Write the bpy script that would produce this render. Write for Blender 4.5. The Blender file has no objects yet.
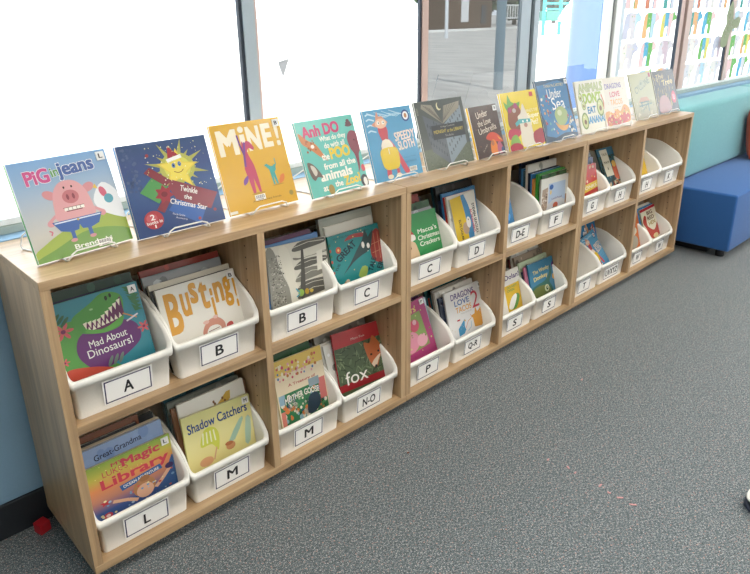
import bpy, math, random
from mathutils import Matrix, Vector
from mathutils.geometry import tessellate_polygon
random.seed(4)
K = 1.1818            # plan units to metres; everything below is laid out in plan units, then scaled once at the end
PI = math.pi
SC = bpy.context.scene
COL = SC.collection

# ------------------------------------------------------------------ camera
cd = bpy.data.cameras.new('camera'); cam = bpy.data.objects.new('camera', cd); COL.objects.link(cam)
r_ = Vector((0.71929774, -0.694625, -0.01033788)); u_ = Vector((0.24266718, 0.23728733, 0.940642)); d_ = Vector((0.6509404, 0.67911032, -0.33924293))
m = Matrix((r_, u_, -d_)).transposed().to_4x4(); m.translation = Vector((-0.32773533, -1.26941858, 1.20723045)) * K
cam.matrix_world = m
cd.sensor_width = 36; cd.lens = 663.09 / 750 * 36; cd.shift_x = -0.00895; cd.shift_y = -0.0485
cd.clip_start = 0.02; cd.clip_end = 400
SC.camera = cam

# ------------------------------------------------------------------ world, sun, lights, exposure
W = bpy.data.worlds.new('sky'); SC.world = W; W.use_nodes = True
bg = W.node_tree.nodes['Background']; bg.inputs[0].default_value = (0.86, 0.93, 1.0, 1); bg.inputs[1].default_value = 4.2
sd = bpy.data.lights.new('sun', 'SUN'); sd.energy = 9; sd.angle = 0.01; sd.color = (1, .97, .92)
so = bpy.data.objects.new('sun', sd); COL.objects.link(so); so.rotation_euler = (math.radians(38), 0, math.radians(-20))
def portal(name, loc, rot, sx, sy):
    l = bpy.data.lights.new(name, 'AREA'); l.shape = 'RECTANGLE'; l.size = sx * K; l.size_y = sy * K; l.cycles.is_portal = True
    o = bpy.data.objects.new(name, l); COL.objects.link(o); o.location = Vector(loc) * K; o.rotation_euler = rot
portal('window_portal', (2.1, .44, 1.42), (-PI/2, 0, 0), 7.4, 1.32)
portal('side_window_portal', (7.58, -1.75, 1.3), (0, PI/2, 0), 1.7, 3.2)
vs = SC.view_settings; vs.view_transform = 'Standard'; vs.look = 'None'; vs.exposure = 0.1; vs.gamma = 1; vs.use_curve_mapping = False
LAMP = 14.0
SC.cycles.max_bounces = 8; SC.cycles.diffuse_bounces = 4; SC.cycles.transparent_max_bounces = 12

# ------------------------------------------------------------------ materials
def lin(c):
    return tuple(((x/255)/12.92 if x/255 <= .04045 else ((x/255+.055)/1.055)**2.4) for x in c[:3])
def hexc(h):
    return tuple(int(h[i:i+2], 16) for i in (0, 2, 4))
def C(c):
    return lin(hexc(c)) if isinstance(c, str) else lin(c)
_m = {}
def newmat(name):
    m = bpy.data.materials.new(name); m.use_nodes = True
    return m, m.node_tree, m.node_tree.nodes['Principled BSDF']
def mat(name, col, rough=.5, metal=0, bump=0, bscale=200, coat=0, spec=.5):
    if name in _m: return _m[name]
    m, t, b = newmat(name)
    b.inputs['Base Color'].default_value = (*C(col), 1); b.inputs['Roughness'].default_value = rough
    b.inputs['Metallic'].default_value = metal; b.inputs['Coat Weight'].default_value = coat; b.inputs['Specular IOR Level'].default_value = spec
    tc = t.nodes.new('ShaderNodeTexCoord'); n = t.nodes.new('ShaderNodeTexNoise'); n.inputs['Scale'].default_value = bscale
    t.links.new(tc.outputs['Object'], n.inputs['Vector'])
    if bump:
        bp = t.nodes.new('ShaderNodeBump'); bp.inputs['Strength'].default_value = bump; bp.inputs['Distance'].default_value = .002
        t.links.new(n.outputs['Fac'], bp.inputs['Height']); t.links.new(bp.outputs['Normal'], b.inputs['Normal'])
    mx = t.nodes.new('ShaderNodeMixRGB'); mx.blend_type = 'MULTIPLY'; mx.inputs[0].default_value = .08
    mx.inputs[1].default_value = (*C(col), 1); t.links.new(n.outputs['Fac'], mx.inputs[2]); t.links.new(mx.outputs[0], b.inputs['Base Color'])
    _m[name] = m; return m
def inkmat(name, rough, coat=0, trans=0):
    m, t, b = newmat(name)
    a = t.nodes.new('ShaderNodeAttribute'); a.attribute_name = 'ink'
    t.links.new(a.outputs['Color'], b.inputs['Base Color'])
    b.inputs['Roughness'].default_value = rough; b.inputs['Coat Weight'].default_value = coat; b.inputs['Coat Roughness'].default_value = .12
    if trans:
        tl = t.nodes.new('ShaderNodeBsdfTranslucent'); t.links.new(a.outputs['Color'], tl.inputs['Color'])
        mx = t.nodes.new('ShaderNodeMixShader'); mx.inputs[0].default_value = trans
        t.links.new(b.outputs[0], mx.inputs[1]); t.links.new(tl.outputs[0], mx.inputs[2])
        t.links.new(mx.outputs[0], t.nodes['Material Output'].inputs['Surface'])
    _m[name] = m; return m
M_INK = inkmat('printed_gloss_cover', .26, .15)
M_CARD = inkmat('printed_card', .55)
M_PAPER = inkmat('painted_paper', .8, 0, .19)
def wood(name, axis):
    m, t, b = newmat(name)
    tc = t.nodes.new('ShaderNodeTexCoord'); mp = t.nodes.new('ShaderNodeMapping')
    s = {'x': (1.6, 34, 34), 'z': (34, 34, 1.6)}[axis]; mp.inputs['Scale'].default_value = s
    n = t.nodes.new('ShaderNodeTexNoise'); n.inputs['Scale'].default_value = 1.0; n.inputs['Detail'].default_value = 6; n.inputs['Roughness'].default_value = .62; n.inputs['Distortion'].default_value = .6
    n2 = t.nodes.new('ShaderNodeTexNoise'); n2.inputs['Scale'].default_value = 3.2; n2.inputs['Detail'].default_value = 2
    cr = t.nodes.new('ShaderNodeValToRGB'); e = cr.color_ramp.elements
    e[0].position = .28; e[0].color = (*C('7F6548'), 1); e[1].position = .72; e[1].color = (*C('CDB28C'), 1)
    k = e.new(.5); k.color = (*C('B3946F'), 1)
    mx = t.nodes.new('ShaderNodeMixRGB'); mx.blend_type = 'MIX'; mx.inputs[2].default_value = (*C('BB9C76'), 1)
    L = t.links.new
    L(tc.outputs['Object'], mp.inputs['Vector']); L(mp.outputs[0], n.inputs['Vector']); L(tc.outputs['Object'], n2.inputs['Vector'])
    h_ = t.nodes.new('ShaderNodeMath'); h_.operation = 'MULTIPLY'; h_.inputs[1].default_value = .45; L(n2.outputs['Fac'], h_.inputs[0])
    L(n.outputs['Fac'], cr.inputs[0]); L(h_.outputs[0], mx.inputs[0]); L(cr.outputs[0], mx.inputs[1]); L(mx.outputs[0], b.inputs['Base Color'])
    b.inputs['Roughness'].default_value = .33; b.inputs['Specular IOR Level'].default_value = .7
    bp = t.nodes.new('ShaderNodeBump'); bp.inputs['Strength'].default_value = .12; bp.inputs['Distance'].default_value = .001
    L(n.outputs['Fac'], bp.inputs['Height']); L(bp.outputs[0], b.inputs['Normal'])
    return m
WX = wood('oak_grain_lengthwise', 'x'); WZ = wood('oak_grain_upright', 'z')
def carpet():
    m, t, b = newmat('carpet'); L = t.links.new
    tc = t.nodes.new('ShaderNodeTexCoord')
    def noise(scale, mapscale, rot, detail=2):
        mp = t.nodes.new('ShaderNodeMapping'); mp.inputs['Scale'].default_value = mapscale; mp.inputs['Rotation'].default_value = (0, 0, rot)
        n = t.nodes.new('ShaderNodeTexNoise'); n.inputs['Scale'].default_value = scale; n.inputs['Detail'].default_value = detail
        L(tc.outputs['Object'], mp.inputs['Vector']); L(mp.outputs[0], n.inputs['Vector']); return n
    a = noise(115, (1, 3.2, 1), .75); c = noise(170, (2.6, 1, 1), .9, 1); g = noise(6, (1, 1, 1), 0); p = noise(160, (1, 1, 1), .4, 0)
    cr = t.nodes.new('ShaderNodeValToRGB'); e = cr.color_ramp.elements
    e[0].position = .30; e[0].color = (*C('243134'), 1); e[1].position = .68; e[1].color = (*C('7C8284'), 1); k = e.new(.5); k.color = (*C('505B5E'), 1)
    L(a.outputs['Fac'], cr.inputs[0])
    r2 = t.nodes.new('ShaderNodeValToRGB'); e = r2.color_ramp.elements; e[0].position = .60; e[0].color = (0, 0, 0, 1); e[1].position = .65; e[1].color = (1, 1, 1, 1)
    L(c.outputs['Fac'], r2.inputs[0])
    mx = t.nodes.new('ShaderNodeMixRGB'); mx.inputs[2].default_value = (*C('D2CEC8'), 1)
    ml = t.nodes.new('ShaderNodeMath'); ml.operation = 'MULTIPLY'; ml.inputs[1].default_value = .8; L(r2.outputs[0], ml.inputs[0]); L(ml.outputs[0], mx.inputs[0]); L(cr.outputs[0], mx.inputs[1])
    r3 = t.nodes.new('ShaderNodeValToRGB'); e = r3.color_ramp.elements; e[0].position = .73; e[0].color = (0, 0, 0, 1); e[1].position = .76; e[1].color = (1, 1, 1, 1); L(p.outputs['Fac'], r3.inputs[0])
    m2 = t.nodes.new('ShaderNodeMixRGB'); m2.inputs[2].default_value = (*C('B08A80'), 1); L(r3.outputs[0], m2.inputs[0]); L(mx.outputs[0], m2.inputs[1])
    L(m2.outputs[0], b.inputs['Base Color']); b.inputs['Roughness'].default_value = .72; b.inputs['Specular IOR Level'].default_value = .35
    b.inputs['Sheen Weight'].default_value = .3
    bp = t.nodes.new('ShaderNodeBump'); bp.inputs['Strength'].default_value = .5; bp.inputs['Distance'].default_value = .003
    L(a.outputs['Fac'], bp.inputs['Height']); L(bp.outputs[0], b.inputs['Normal'])
    return m
def fabric(name, col, col2):
    m, t, b = newmat(name); L = t.links.new
    tc = t.nodes.new('ShaderNodeTexCoord'); n = t.nodes.new('ShaderNodeTexNoise'); n.inputs['Scale'].default_value = 260; n.inputs['Detail'].default_value = 3
    L(tc.outputs['Object'], n.inputs['Vector']); cr = t.nodes.new('ShaderNodeValToRGB'); e = cr.color_ramp.elements
    e[0].position = .3; e[0].color = (*C(col), 1); e[1].position = .7; e[1].color = (*C(col2), 1)
    L(n.outputs['Fac'], cr.inputs[0]); L(cr.outputs[0], b.inputs['Base Color']); b.inputs['Roughness'].default_value = .85; b.inputs['Sheen Weight'].default_value = .2
    bp = t.nodes.new('ShaderNodeBump'); bp.inputs['Strength'].default_value = .3; bp.inputs['Distance'].default_value = .001
    L(n.outputs['Fac'], bp.inputs['Height']); L(bp.outputs[0], b.inputs['Normal']); return m
def noisy(name, c1, c2, scale, rough=.9, stretch=(1, 1, 1)):
    m, t, b = newmat(name); L = t.links.new
    tc = t.nodes.new('ShaderNodeTexCoord'); mp = t.nodes.new('ShaderNodeMapping'); mp.inputs['Scale'].default_value = stretch
    n = t.nodes.new('ShaderNodeTexNoise'); n.inputs['Scale'].default_value = scale; n.inputs['Detail'].default_value = 5
    L(tc.outputs['Object'], mp.inputs[0]); L(mp.outputs[0], n.inputs['Vector']); cr = t.nodes.new('ShaderNodeValToRGB'); e = cr.color_ramp.elements
    e[0].position = .35; e[0].color = (*C(c1), 1); e[1].position = .65; e[1].color = (*C(c2), 1)
    L(n.outputs['Fac'], cr.inputs[0]); L(cr.outputs[0], b.inputs['Base Color']); b.inputs['Roughness'].default_value = rough; return m
def glass(name, tint, refl=1.0):
    m = bpy.data.materials.new(name); m.use_nodes = True; t = m.node_tree; t.nodes.clear(); L = t.links.new
    out = t.nodes.new('ShaderNodeOutputMaterial'); mx = t.nodes.new('ShaderNodeMixShader'); tr = t.nodes.new('ShaderNodeBsdfTransparent'); gl = t.nodes.new('ShaderNodeBsdfGlossy')
    tr.inputs[0].default_value = (*tint, 1); gl.inputs['Roughness'].default_value = 0.01
    fr = t.nodes.new('ShaderNodeFresnel'); fr.inputs[0].default_value = 1.5; ml = t.nodes.new('ShaderNodeMath'); ml.operation = 'MULTIPLY'; ml.inputs[1].default_value = refl
    L(fr.outputs[0], ml.inputs[0]); L(ml.outputs[0], mx.inputs[0]); L(tr.outputs[0], mx.inputs[1]); L(gl.outputs[0], mx.inputs[2]); L(mx.outputs[0], out.inputs[0]); return m

M_CARPET = carpet()
M_PLASTIC = mat('white_plastic', 'F7F4EC', .3)
M_PAGES = noisy('page_edges', 'CFC8B8', 'E9E4D8', 60, .9, (1, 40, 1))
M_WIRE = mat('white_coated_wire', 'EDECE6', .3)
M_BLACK = mat('black_rubber', '17181B', .6)
M_WALLBLUE = mat('blue_wall_paint', '8AAEC9', .6, bump=.1)
M_WALLWHITE = mat('white_wall_paint', 'E6E6E2', .8)
M_CEIL = mat('ceiling_tile', 'EDEDEA', .9)
M_SKIRT = mat('black_vinyl_skirting', '20242A', .5)
M_FRAME = mat('grey_blue_aluminium', 'A9B6BF', .35, .2)
M_FRAMEP = mat('pinkish_timber_bead', 'C9AFA6', .5)
M_FRAMEW = mat('white_window_frame', 'E8ECEA', .4)
M_GASKET = mat('dark_gasket', '2B3440', .6)
M_TEAL = fabric('teal_upholstery', '619FA4', '78B2B5')
M_BLUE = fabric('blue_upholstery', '1B5090', '2C66A6')
M_ORANGE = fabric('orange_upholstery', 'B8432A', 'CC5438')
M_RED = mat('red_plastic', 'C0202C', .4)
M_PINK = mat('pink_confetti_paper', 'D9A3A0', .8)
M_BROWN = mat('brown_fluff', '7A4A38', .9)

# ------------------------------------------------------------------ mesh helpers
class MB:
    def __init__(s): s.v = []; s.f = []; s.m = []; s.c = []; s.sm = []
    def add(s, vs, fs, mi=0, col=None, smooth=False):
        b = len(s.v); s.v += [tuple(p) for p in vs]
        for f in fs:
            s.f.append([b+i for i in f]); s.m.append(mi); s.sm.append(smooth)
            if col is None: s.c.append(None)
            elif isinstance(col, list): s.c.append([col[i] for i in f])
            else: s.c.append([col]*len(f))
    def box(s, x0, x1, y0, y1, z0, z1, mi=0, col=None, M=None):
        vs = [(x, y, z) for x in (x0, x1) for y in (y0, y1) for z in (z0, z1)]
        if M: vs = [tuple(M @ Vector(p)) for p in vs]
        s.add(vs, [(0, 1, 3, 2), (4, 6, 7, 5), (0, 4, 5, 1), (2, 3, 7, 6), (0, 2, 6, 4), (1, 5, 7, 3)], mi, col)
    def cyl(s, p0, p1, r0, r1=None, n=16, mi=0, col=None, smooth=True):
        r1 = r0 if r1 is None else r1; p0 = Vector(p0); p1 = Vector(p1); d = (p1-p0).normalized()
        a = d.orthogonal().normalized(); b = d.cross(a)
        vs = [p0+(a*math.cos(2*PI*i/n)+b*math.sin(2*PI*i/n))*r0 for i in range(n)]+[p1+(a*math.cos(2*PI*i/n)+b*math.sin(2*PI*i/n))*r1 for i in range(n)]
        s.add(vs, [(i, (i+1) % n, n+(i+1) % n, n+i) for i in range(n)], mi, col, smooth)
        s.add(vs[:n], [list(range(n))[::-1]], mi, col); s.add(vs[n:], [list(range(n))], mi, col)
    def tube(s, pts, r, n=8, closed=False, mi=0):
        P = [Vector(p) for p in pts]; N = len(P); rings = []; a = None
        for i in range(N):
            t = (P[(i+1) % N]-P[i-1]) if closed or 0 < i < N-1 else (P[1]-P[0] if i == 0 else P[-1]-P[-2])
            t.normalize()
            a = t.orthogonal().normalized() if a is None else (a-t*a.dot(t)).normalized()
            b = t.cross(a); rings.append([P[i]+(a*math.cos(2*PI*k/n)+b*math.sin(2*PI*k/n))*r for k in range(n)])
        vs = [p for R in rings for p in R]; fs = []
        for i in range(N if closed else N-1):
            j = (i+1) % N
            fs += [(i*n+k, i*n+(k+1) % n, j*n+(k+1) % n, j*n+k) for k in range(n)]
        if not closed: fs += [list(range(n))[::-1], [(N-1)*n+k for k in range(n)]]
        s.add(vs, fs, mi, None, True)
    def build(s, name, mats, parent=None, loc=None, bevel=0, weld=False):
        me = bpy.data.meshes.new(name); me.from_pydata(s.v, [], s.f)
        for mt in (mats if isinstance(mats, (list, tuple)) else [mats]): me.materials.append(mt)
        for p, mi, sm in zip(me.polygons, s.m, s.sm): p.material_index = mi; p.use_smooth = sm
        if any(c is not None for c in s.c):
            a = me.color_attributes.new('ink', 'FLOAT_COLOR', 'CORNER'); k = 0
            for c, f in zip(s.c, s.f):
                for i in range(len(f)):
                    q = c[i] if c else (1, 1, 1); a.data[k].color = (q[0], q[1], q[2], 1); k += 1
        me.update()
        o = bpy.data.objects.new(name, me); COL.objects.link(o)
        if parent: o.parent = parent
        if loc is not None: o.location = loc
        if bevel:
            b = o.modifiers.new('edge', 'BEVEL'); b.width = bevel; b.segments = 2; b.limit_method = 'ANGLE'; b.harden_normals = False
        return o
def tag(o, label=None, cat=None, group=None, kind=None):
    if label: o['label'] = label
    if cat: o['category'] = cat
    if group: o['group'] = group
    if kind: o['kind'] = kind
    return o
def empty(name, loc, label=None, cat=None, group=None):
    o = bpy.data.objects.new(name, None); COL.objects.link(o); o.location = loc; o.empty_display_size = .05
    return tag(o, label, cat, group)
def smoothpts(pts, n=6):
    out = []; N = len(pts)
    for i in range(N):
        p0, p1, p2, p3 = pts[i-1], pts[i], pts[(i+1) % N], pts[(i+2) % N]
        for k in range(n):
            t = k/n
            out.append(tuple(.5*((2*p1[j])+(-p0[j]+p2[j])*t+(2*p0[j]-5*p1[j]+4*p2[j]-p3[j])*t*t+(-p0[j]+3*p1[j]-3*p2[j]+p3[j])*t**3) for j in range(2)))
    return out
_tx = {}; _sz = {}
def textgeo(s, bold=0.0):
    k = (s, bold)
    if k not in _tx:
        c = bpy.data.curves.new('t', 'FONT'); c.body = s; c.size = 1; c.offset = bold; c.resolution_u = 3; c.fill_mode = 'FRONT'
        o = bpy.data.objects.new('t', c); COL.objects.link(o); dg = bpy.context.evaluated_depsgraph_get(); e = o.evaluated_get(dg); me = e.to_mesh()
        vs = [(v.co.x, v.co.y) for v in me.vertices]; fs = [tuple(p.vertices) for p in me.polygons]; e.to_mesh_clear()
        bpy.data.objects.remove(o); bpy.data.curves.remove(c)
        x0 = min(v[0] for v in vs); x1 = max(v[0] for v in vs); y0 = min(v[1] for v in vs); y1 = max(v[1] for v in vs)
        _sz[s] = (x1-x0, y1-y0)
        _tx[k] = ([((v[0]-x0)/(x1-x0)-.5, (v[1]-y0)/(y1-y0)-.5) for v in vs], fs)
    return _tx[k]
def FC(col):  # greys and dims print colours, so the haze is put into the ink
    c = hexc(col) if isinstance(col, str) else col; g = .3*c[0]+.59*c[1]+.11*c[2]
    return lin(tuple((x*.86+g*.14)*.95 for x in c))
class Art:
    """flat print on a w x h sheet; u,v run 0..1 from the lower left; drawn facing -y, later marks lie on earlier ones"""
    def __init__(s, mb, w, h, y=0.0, x0=0.0, z0=0.0, step=.00003): s.mb = mb; s.w = w; s.h = h; s.y = y; s.x0 = x0; s.z0 = z0; s.k = 0; s.step = step; s.first = None
    def P(s, u, v): return (s.x0+min(max(u, 0), 1)*s.w, s.y-s.step*s.k, s.z0+min(max(v, 0), 1)*s.h)
    def poly(s, pts, col, smooth=0, lift=1):
        if smooth: pts = smoothpts(pts, smooth)
        s.k += lift
        tri = tessellate_polygon([[Vector((p[0], p[1], 0)) for p in pts]]); fs = []
        for t in tri:
            a, b, c = [pts[i] for i in t]
            ar = (b[0]-a[0])*(c[1]-a[1])-(b[1]-a[1])*(c[0]-a[0])
            if abs(ar) > 1e-9: fs.append(t if ar > 0 else (t[0], t[2], t[1]))
        s.mb.add([s.P(*p) for p in pts], fs, 0, FC(col))
    def rect(s, u0, v0, u1, v1, col, lift=1):
        s.first = s.first or col; s.poly([(u0, v0), (u1, v0), (u1, v1), (u0, v1)], col, 0, lift)
    def grad(s, u0, v0, u1, v1, stops):
        s.first = s.first or stops[0]; s.k += 1; n = len(stops)
        vs = []; cs = []
        for i, c in enumerate(stops):
            v = v0+(v1-v0)*i/(n-1); vs += [s.P(u0, v), s.P(u1, v)]; cs += [FC(c)]*2
        s.mb.add(vs, [(2*i, 2*i+1, 2*i+3, 2*i+2) for i in range(n-1)], 0, cs)
    def ell(s, u, v, ru, rv, col, rot=0, n=18, lift=1):
        c, q = math.cos(rot), math.sin(rot)
        s.poly([(u+c*ru*math.cos(2*PI*i/n)-q*rv*math.sin(2*PI*i/n), v+q*ru*math.cos(2*PI*i/n)+c*rv*math.sin(2*PI*i/n)) for i in range(n)], col, 0, lift)
    def line(s, pts, wd, col):
        s.k += 1
        for (a, b), (c, d) in zip(pts, pts[1:]):
            L = math.hypot(c-a, d-b) or 1; nx, ny = -(d-b)/L*wd/2, (c-a)/L*wd/2
            s.mb.add([s.P(a-nx, b-ny), s.P(c-nx, d-ny), s.P(c+nx, d+ny), s.P(a+nx, b+ny)], [(0, 1, 2, 3)], 0, FC(col))
    def text(s, t, u, v, w, h, col, rot=0, bold=.02, arc=0, outline=None):
        if outline: s.text(t, u, v, w*1.03, h*1.08, outline, rot, bold+.035, arc)
        vs, fs = textgeo(t); s.k += 1; c, q = math.cos(rot), math.sin(rot); ew, eh = _sz[t]
        bold = max(bold, 0)*(1 if s.w < .13 and s.h < .06 else .62); shifts = [(0, 0)] if bold < .008 else [(0, 0), (1, .8), (-1, .8), (1, -.8), (-1, -.8), (1.1, 0), (-1.1, 0)]
        fx = bold/(ew+2*bold); fy = bold/(eh+2*bold); sx = 1-2*fx; sy = 1-2*fy
        for dx, dy in shifts:
            P = []; s.k += .15
            for x, y in vs:
                X = (x*sx+dx*fx)*w; Y = (y*sy+dy*fy)*h+arc*(1-4*x*x)
                P.append(s.P(u+c*X-q*Y, v+q*X+c*Y))
            s.mb.add(P, fs, 0, FC(col))
    def star(s, u, v, r, col, r2=.45, n=5, rot=PI/2): s.poly([(u+(r if i % 2 == 0 else r*r2)*math.cos(rot+i*PI/n), v+(r if i % 2 == 0 else r*r2)*math.sin(rot+i*PI/n)) for i in range(2*n)], col)
    def dots(s, n, cols, seed, r=(.008, .018), box=(0.03, .03, .97, .97)):
        R = random.Random(seed); s.k += 1; k = s.k
        for _ in range(n):
            s.k = k; s.ell(R.uniform(box[0], box[2]), R.uniform(box[1], box[3]), *( [R.uniform(*r)]*2), R.choice(cols), 0, 8, 0)
def RM(yaw, lean, roll=0): return Matrix.Rotation(yaw, 4, 'Z') @ Matrix.Rotation(-lean, 4, 'X') @ Matrix.Rotation(roll, 4, 'Y')
# a book: local x right, z up along the cover, y back; origin at lower-left of the front cover
def book(w, h, t, base, art, loc, yaw, lean, roll, label, group=None, spine=None, hard=True, sticker=None, barcode=None, cat='book', crop=0):
    root = empty('picture_book', loc, label, cat, group); root.rotation_euler = RM(yaw, lean, roll).to_euler()
    mb = MB(); b = C(base); sp = C(spine or base); th = .0022 if hard else .0008
    mb.box(0, w, 0, th, 0, h, 0, b); mb.box(0, w, t-th, t, 0, h, 0, b); mb.box(0, th*1.2, th, t-th, 0, h, 0, sp)
    if art:
        A = Art(mb, w, h*(1-crop), z0=h*crop); art(A)
        if crop and A.first: A.z0 = 0; A.h = h*crop+.002; A.k = 0; A.rect(0, 0, 1, 1, A.first)
    mb.build('cover', M_INK, root)
    pg = MB(); ins = .003 if hard else .0006
    pg.box(th*1.2, w-ins, th, t-th, ins, h-ins); pg.build('pages', M_PAGES, root)
    if sticker:
        sb = MB(); a = Art(sb, .018, .018, -.0024, w*.985-.02, h*.985-.02); a.rect(0, 0, 1, 1, 'EDEDEA'); a.k = 3; a.text(sticker, .5, .5, .5 if len(sticker) < 2 else .8, .55, '26262C')
        sb.box(w*.985-.02, w*.985-.002, -.0024, -.0001, h*.985-.02, h*.985-.002, 0, C('EDEDEA')); tag(sb.build('level_sticker', M_CARD, root), 'small white lettered sticker')
    if barcode:
        sb = MB(); u, v = barcode; bw, bh = .03, .014; x, z = u*w, v*h
        sb.box(x, x+bw, -.0024, -.0001, z, z+bh, 0, C('EFEBE0')); a = Art(sb, bw, bh, -.0024, x, z); a.k = 1
        for i in range(13): a.rect(.08+i*.065, .3, .08+i*.065+(.03 if i % 3 else .045), .9, '3A3A3A', 0)
        a.rect(.2, .08, .8, .2, '77777A', 0); tag(sb.build('barcode_sticker', M_CARD, root), 'white barcode sticker')
    return root

# ------------------------------------------------------------------ room shell
ZC = 2.35; XL, XR, YF = -2.6, 7.5, -5.2
def st(name, mb, mt, bevel=0): return tag(mb.build(name, mt, None, None, bevel), kind='structure')
b = MB(); b.box(XL-.1, XR+.1, YF-.1, .46, -.06, 0); st('floor', b, M_CARPET)
b = MB(); b.box(XL-.1, XR+.1, YF-.1, .9, ZC, ZC+.1); st('ceiling', b, M_CEIL)
b = MB(); b.box(XL-.1, XR+.1, .315, .46, 0, .738); b.box(XL-.1, XR+.1, .315, .46, 2.08, ZC); b.box(XL-.1, -1.5, .315, .46, .738, 2.08); b.box(5.9, XR+.1, .315, .46, .738, 2.08); st('wall_back', b, M_WALLBLUE)
b = MB(); b.box(XL-.1, XL, YF, .315, 0, ZC); st('wall_left', b, M_WALLWHITE)
b = MB(); b.box(XR, XR+.1, YF, .315, 0, .5); b.box(XR, XR+.1, YF, .315, 2.1, ZC); b.box(XR, XR+.1, YF, -3.3, .5, 2.1); b.box(XR, XR+.1, -.2, .315, .5, 2.1); st('wall_right', b, M_WALLWHITE)
b = MB(); b.box(XL-.1, XR+.1, YF-.1, YF, 0, ZC); st('wall_front', b, M_WALLWHITE)
b = MB(); b.box(XL, 3.1, .306, .315, 0, .094); b.box(3.2, XR, .306, .315, 0, .094); st('baseboard_back', b, M_SKIRT, .002)
# window frames (one run of glazing, mullions at uneven spacing)
FY0, FY1 = .36, .345
def frame(x0, x1, n, sash, tint=(1, 1, 1), beadL=None, beadR=None, refl=1.0, strips=()):
    pass
b = MB(); b.box(-1.5, 5.9, FY0, FY1+.03, .7385, .757, 0); b.box(-1.5, 5.9, FY0+.006, FY1+.03, .757, .772, 1); b.box(-1.5, 5.9, FY0, FY1+.03, 2.05, 2.08, 0)
st('trim_1', b, [mat('grey_green_rail', '9FAEA8', .5), M_FRAMEW], .0015)
def mull(n, segs, z0=.772, z1=2.05):
    b = MB()
    for i, (x0, x1, mi, y0) in enumerate(segs): b.box(x0, x1, y0, max(y0+.006, FY1+.03), z0, z1, mi)
    st('trim_%d' % n, b, [M_FRAME, M_FRAMEP, M_GASKET, M_FRAMEW])
mull(2, [(.712, .722, 2, .362), (.722, .760, 0, .358), (.760, .772, 1, .366)])
mull(3, [(1.431, 1.440, 2, .364), (1.440, 1.470, 1, .36)])
mull(4, [(2.02, 2.085, 0, .36), (2.085, 2.10, 2, .366), (2.10, 2.135, 0, .352)])
mull(5, [(2.69, 2.755, 3, .36), (2.755, 2.775, 2, .366), (2.775, 2.83, 3, .352), (2.83, 2.875, 0, .36)])
mull(6, [(3.50, 3.513, 2, .36), (3.513, 3.56, 1, .36), (3.56, 3.575, 2, .366), (3.575, 3.64, 1, .35)])
mull(7, [(4.235, 4.25, 2, .362), (4.25, 4.30, 1, .356)])
mull(8, [(5.2, 5.26, 0, .36)]); mull(9, [(-.62, -.56, 0, .36)])
G1 = glass('clear_glass', (.97, .98, .98)); G2 = glass('grey_tinted_glass', (.165, .172, .178), 3.0)
edges = [(-1.5, -.62, G1), (-.56, .712, G1), (.772, 1.431, G1), (1.47, 2.02, G2), (2.135, 2.69, G1), (2.875, 3.50, G1), (3.64, 4.235, G1), (4.30, 5.2, G1), (5.26, 5.9, G1)]
for i, (x0, x1, g) in enumerate(edges):
    b = MB(); b.add([(x0, .370, .76), (x1, .370, .76), (x1, .370, 2.06), (x0, .370, 2.06)], [(0, 1, 2, 3)]); st('window_%d' % (i+1), b, g)
b = MB(); b.add([(XR+.05, -3.3, .5), (XR+.05, -.2, .5), (XR+.05, -.2, 2.1), (XR+.05, -3.3, 2.1)], [(0, 1, 2, 3)]); st('window_10', b, G1)
# ceiling light panels
M_LAMP = bpy.data.materials.new('lamp_panel'); M_LAMP.use_nodes = True; _t = M_LAMP.node_tree; _b = _t.nodes['Principled BSDF']
_b.inputs['Emission Color'].default_value = (1, .96, .9, 1); _b.inputs['Emission Strength'].default_value = LAMP
where = {0: 'by the window side', 1: 'in the middle row', 2: 'in the row far from the windows'}
for j, y in enumerate((-.9, -2.5, -4.2)):
    for i, x in enumerate((.5, 3.1, 5.6)):
        root = empty('ceiling_light', (x, y, ZC), 'white ceiling light panel %s, %s from left' % (where[j], ('first', 'second', 'third', 'fourth')[i]), 'ceiling light', 'ceiling light panels')
        b = MB(); b.box(-.52, .52, -.27, .27, -.02, -.001); b.build('frame', M_FRAMEW, root)
        b = MB(); b.box(-.5, .5, -.25, .25, -.024, -.0205); b.build('diffuser', M_LAMP, root)

# ------------------------------------------------------------------ outside
b = MB(); b.add([(-60, .46, -.12), (160, .46, -.12), (160, 140, -.12), (-60, 140, -.12)], [(0, 1, 2, 3)]); st('ground', b, noisy('concrete_yard', 'A9A6A0', 'C8C5BE', 2.5, .9, (1, .25, 1)))
b = MB(); b.box(10, 70, 29.2, 29.8, -.12, .02, 0); tag(b.build('kerb', mat('white_kerb', 'F2F2EE', .8)), 'long white kerb along the far side of the yard', 'kerb')
def tree(x, y, r, h, label, seed):
    R = random.Random(seed); root = empty('tree', (x, y, -.12), label, 'tree', 'dark trees beyond the yard')
    t = MB(); t.cyl((0, 0, 0), (0, 0, h*.5), .22, .14, 8); t.build('trunk', mat('bark', '4A3B2E', .9), root)
    c = MB()
    for _ in range(620):
        a, e, q = R.uniform(0, 2*PI), R.uniform(-1, 1), R.random()**.4
        p = Vector((math.cos(a)*math.sqrt(1-e*e)*r*q, math.sin(a)*math.sqrt(1-e*e)*r*q, h*.55+e*h*.45*q)); s = R.uniform(.35, .75)
        n = Vector((R.uniform(-1, 1), R.uniform(-1, 1), R.uniform(-1, 1))).normalized(); a1 = n.orthogonal().normalized()*s; b1 = n.cross(a1)
        c.add([p-a1, p-b1*.7, p+a1, p+b1*.7], [(0, 1, 2, 3)])
    c.build('crown', noisy('leaves', '2B3A2C', '55683F', 1.5), root)
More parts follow.
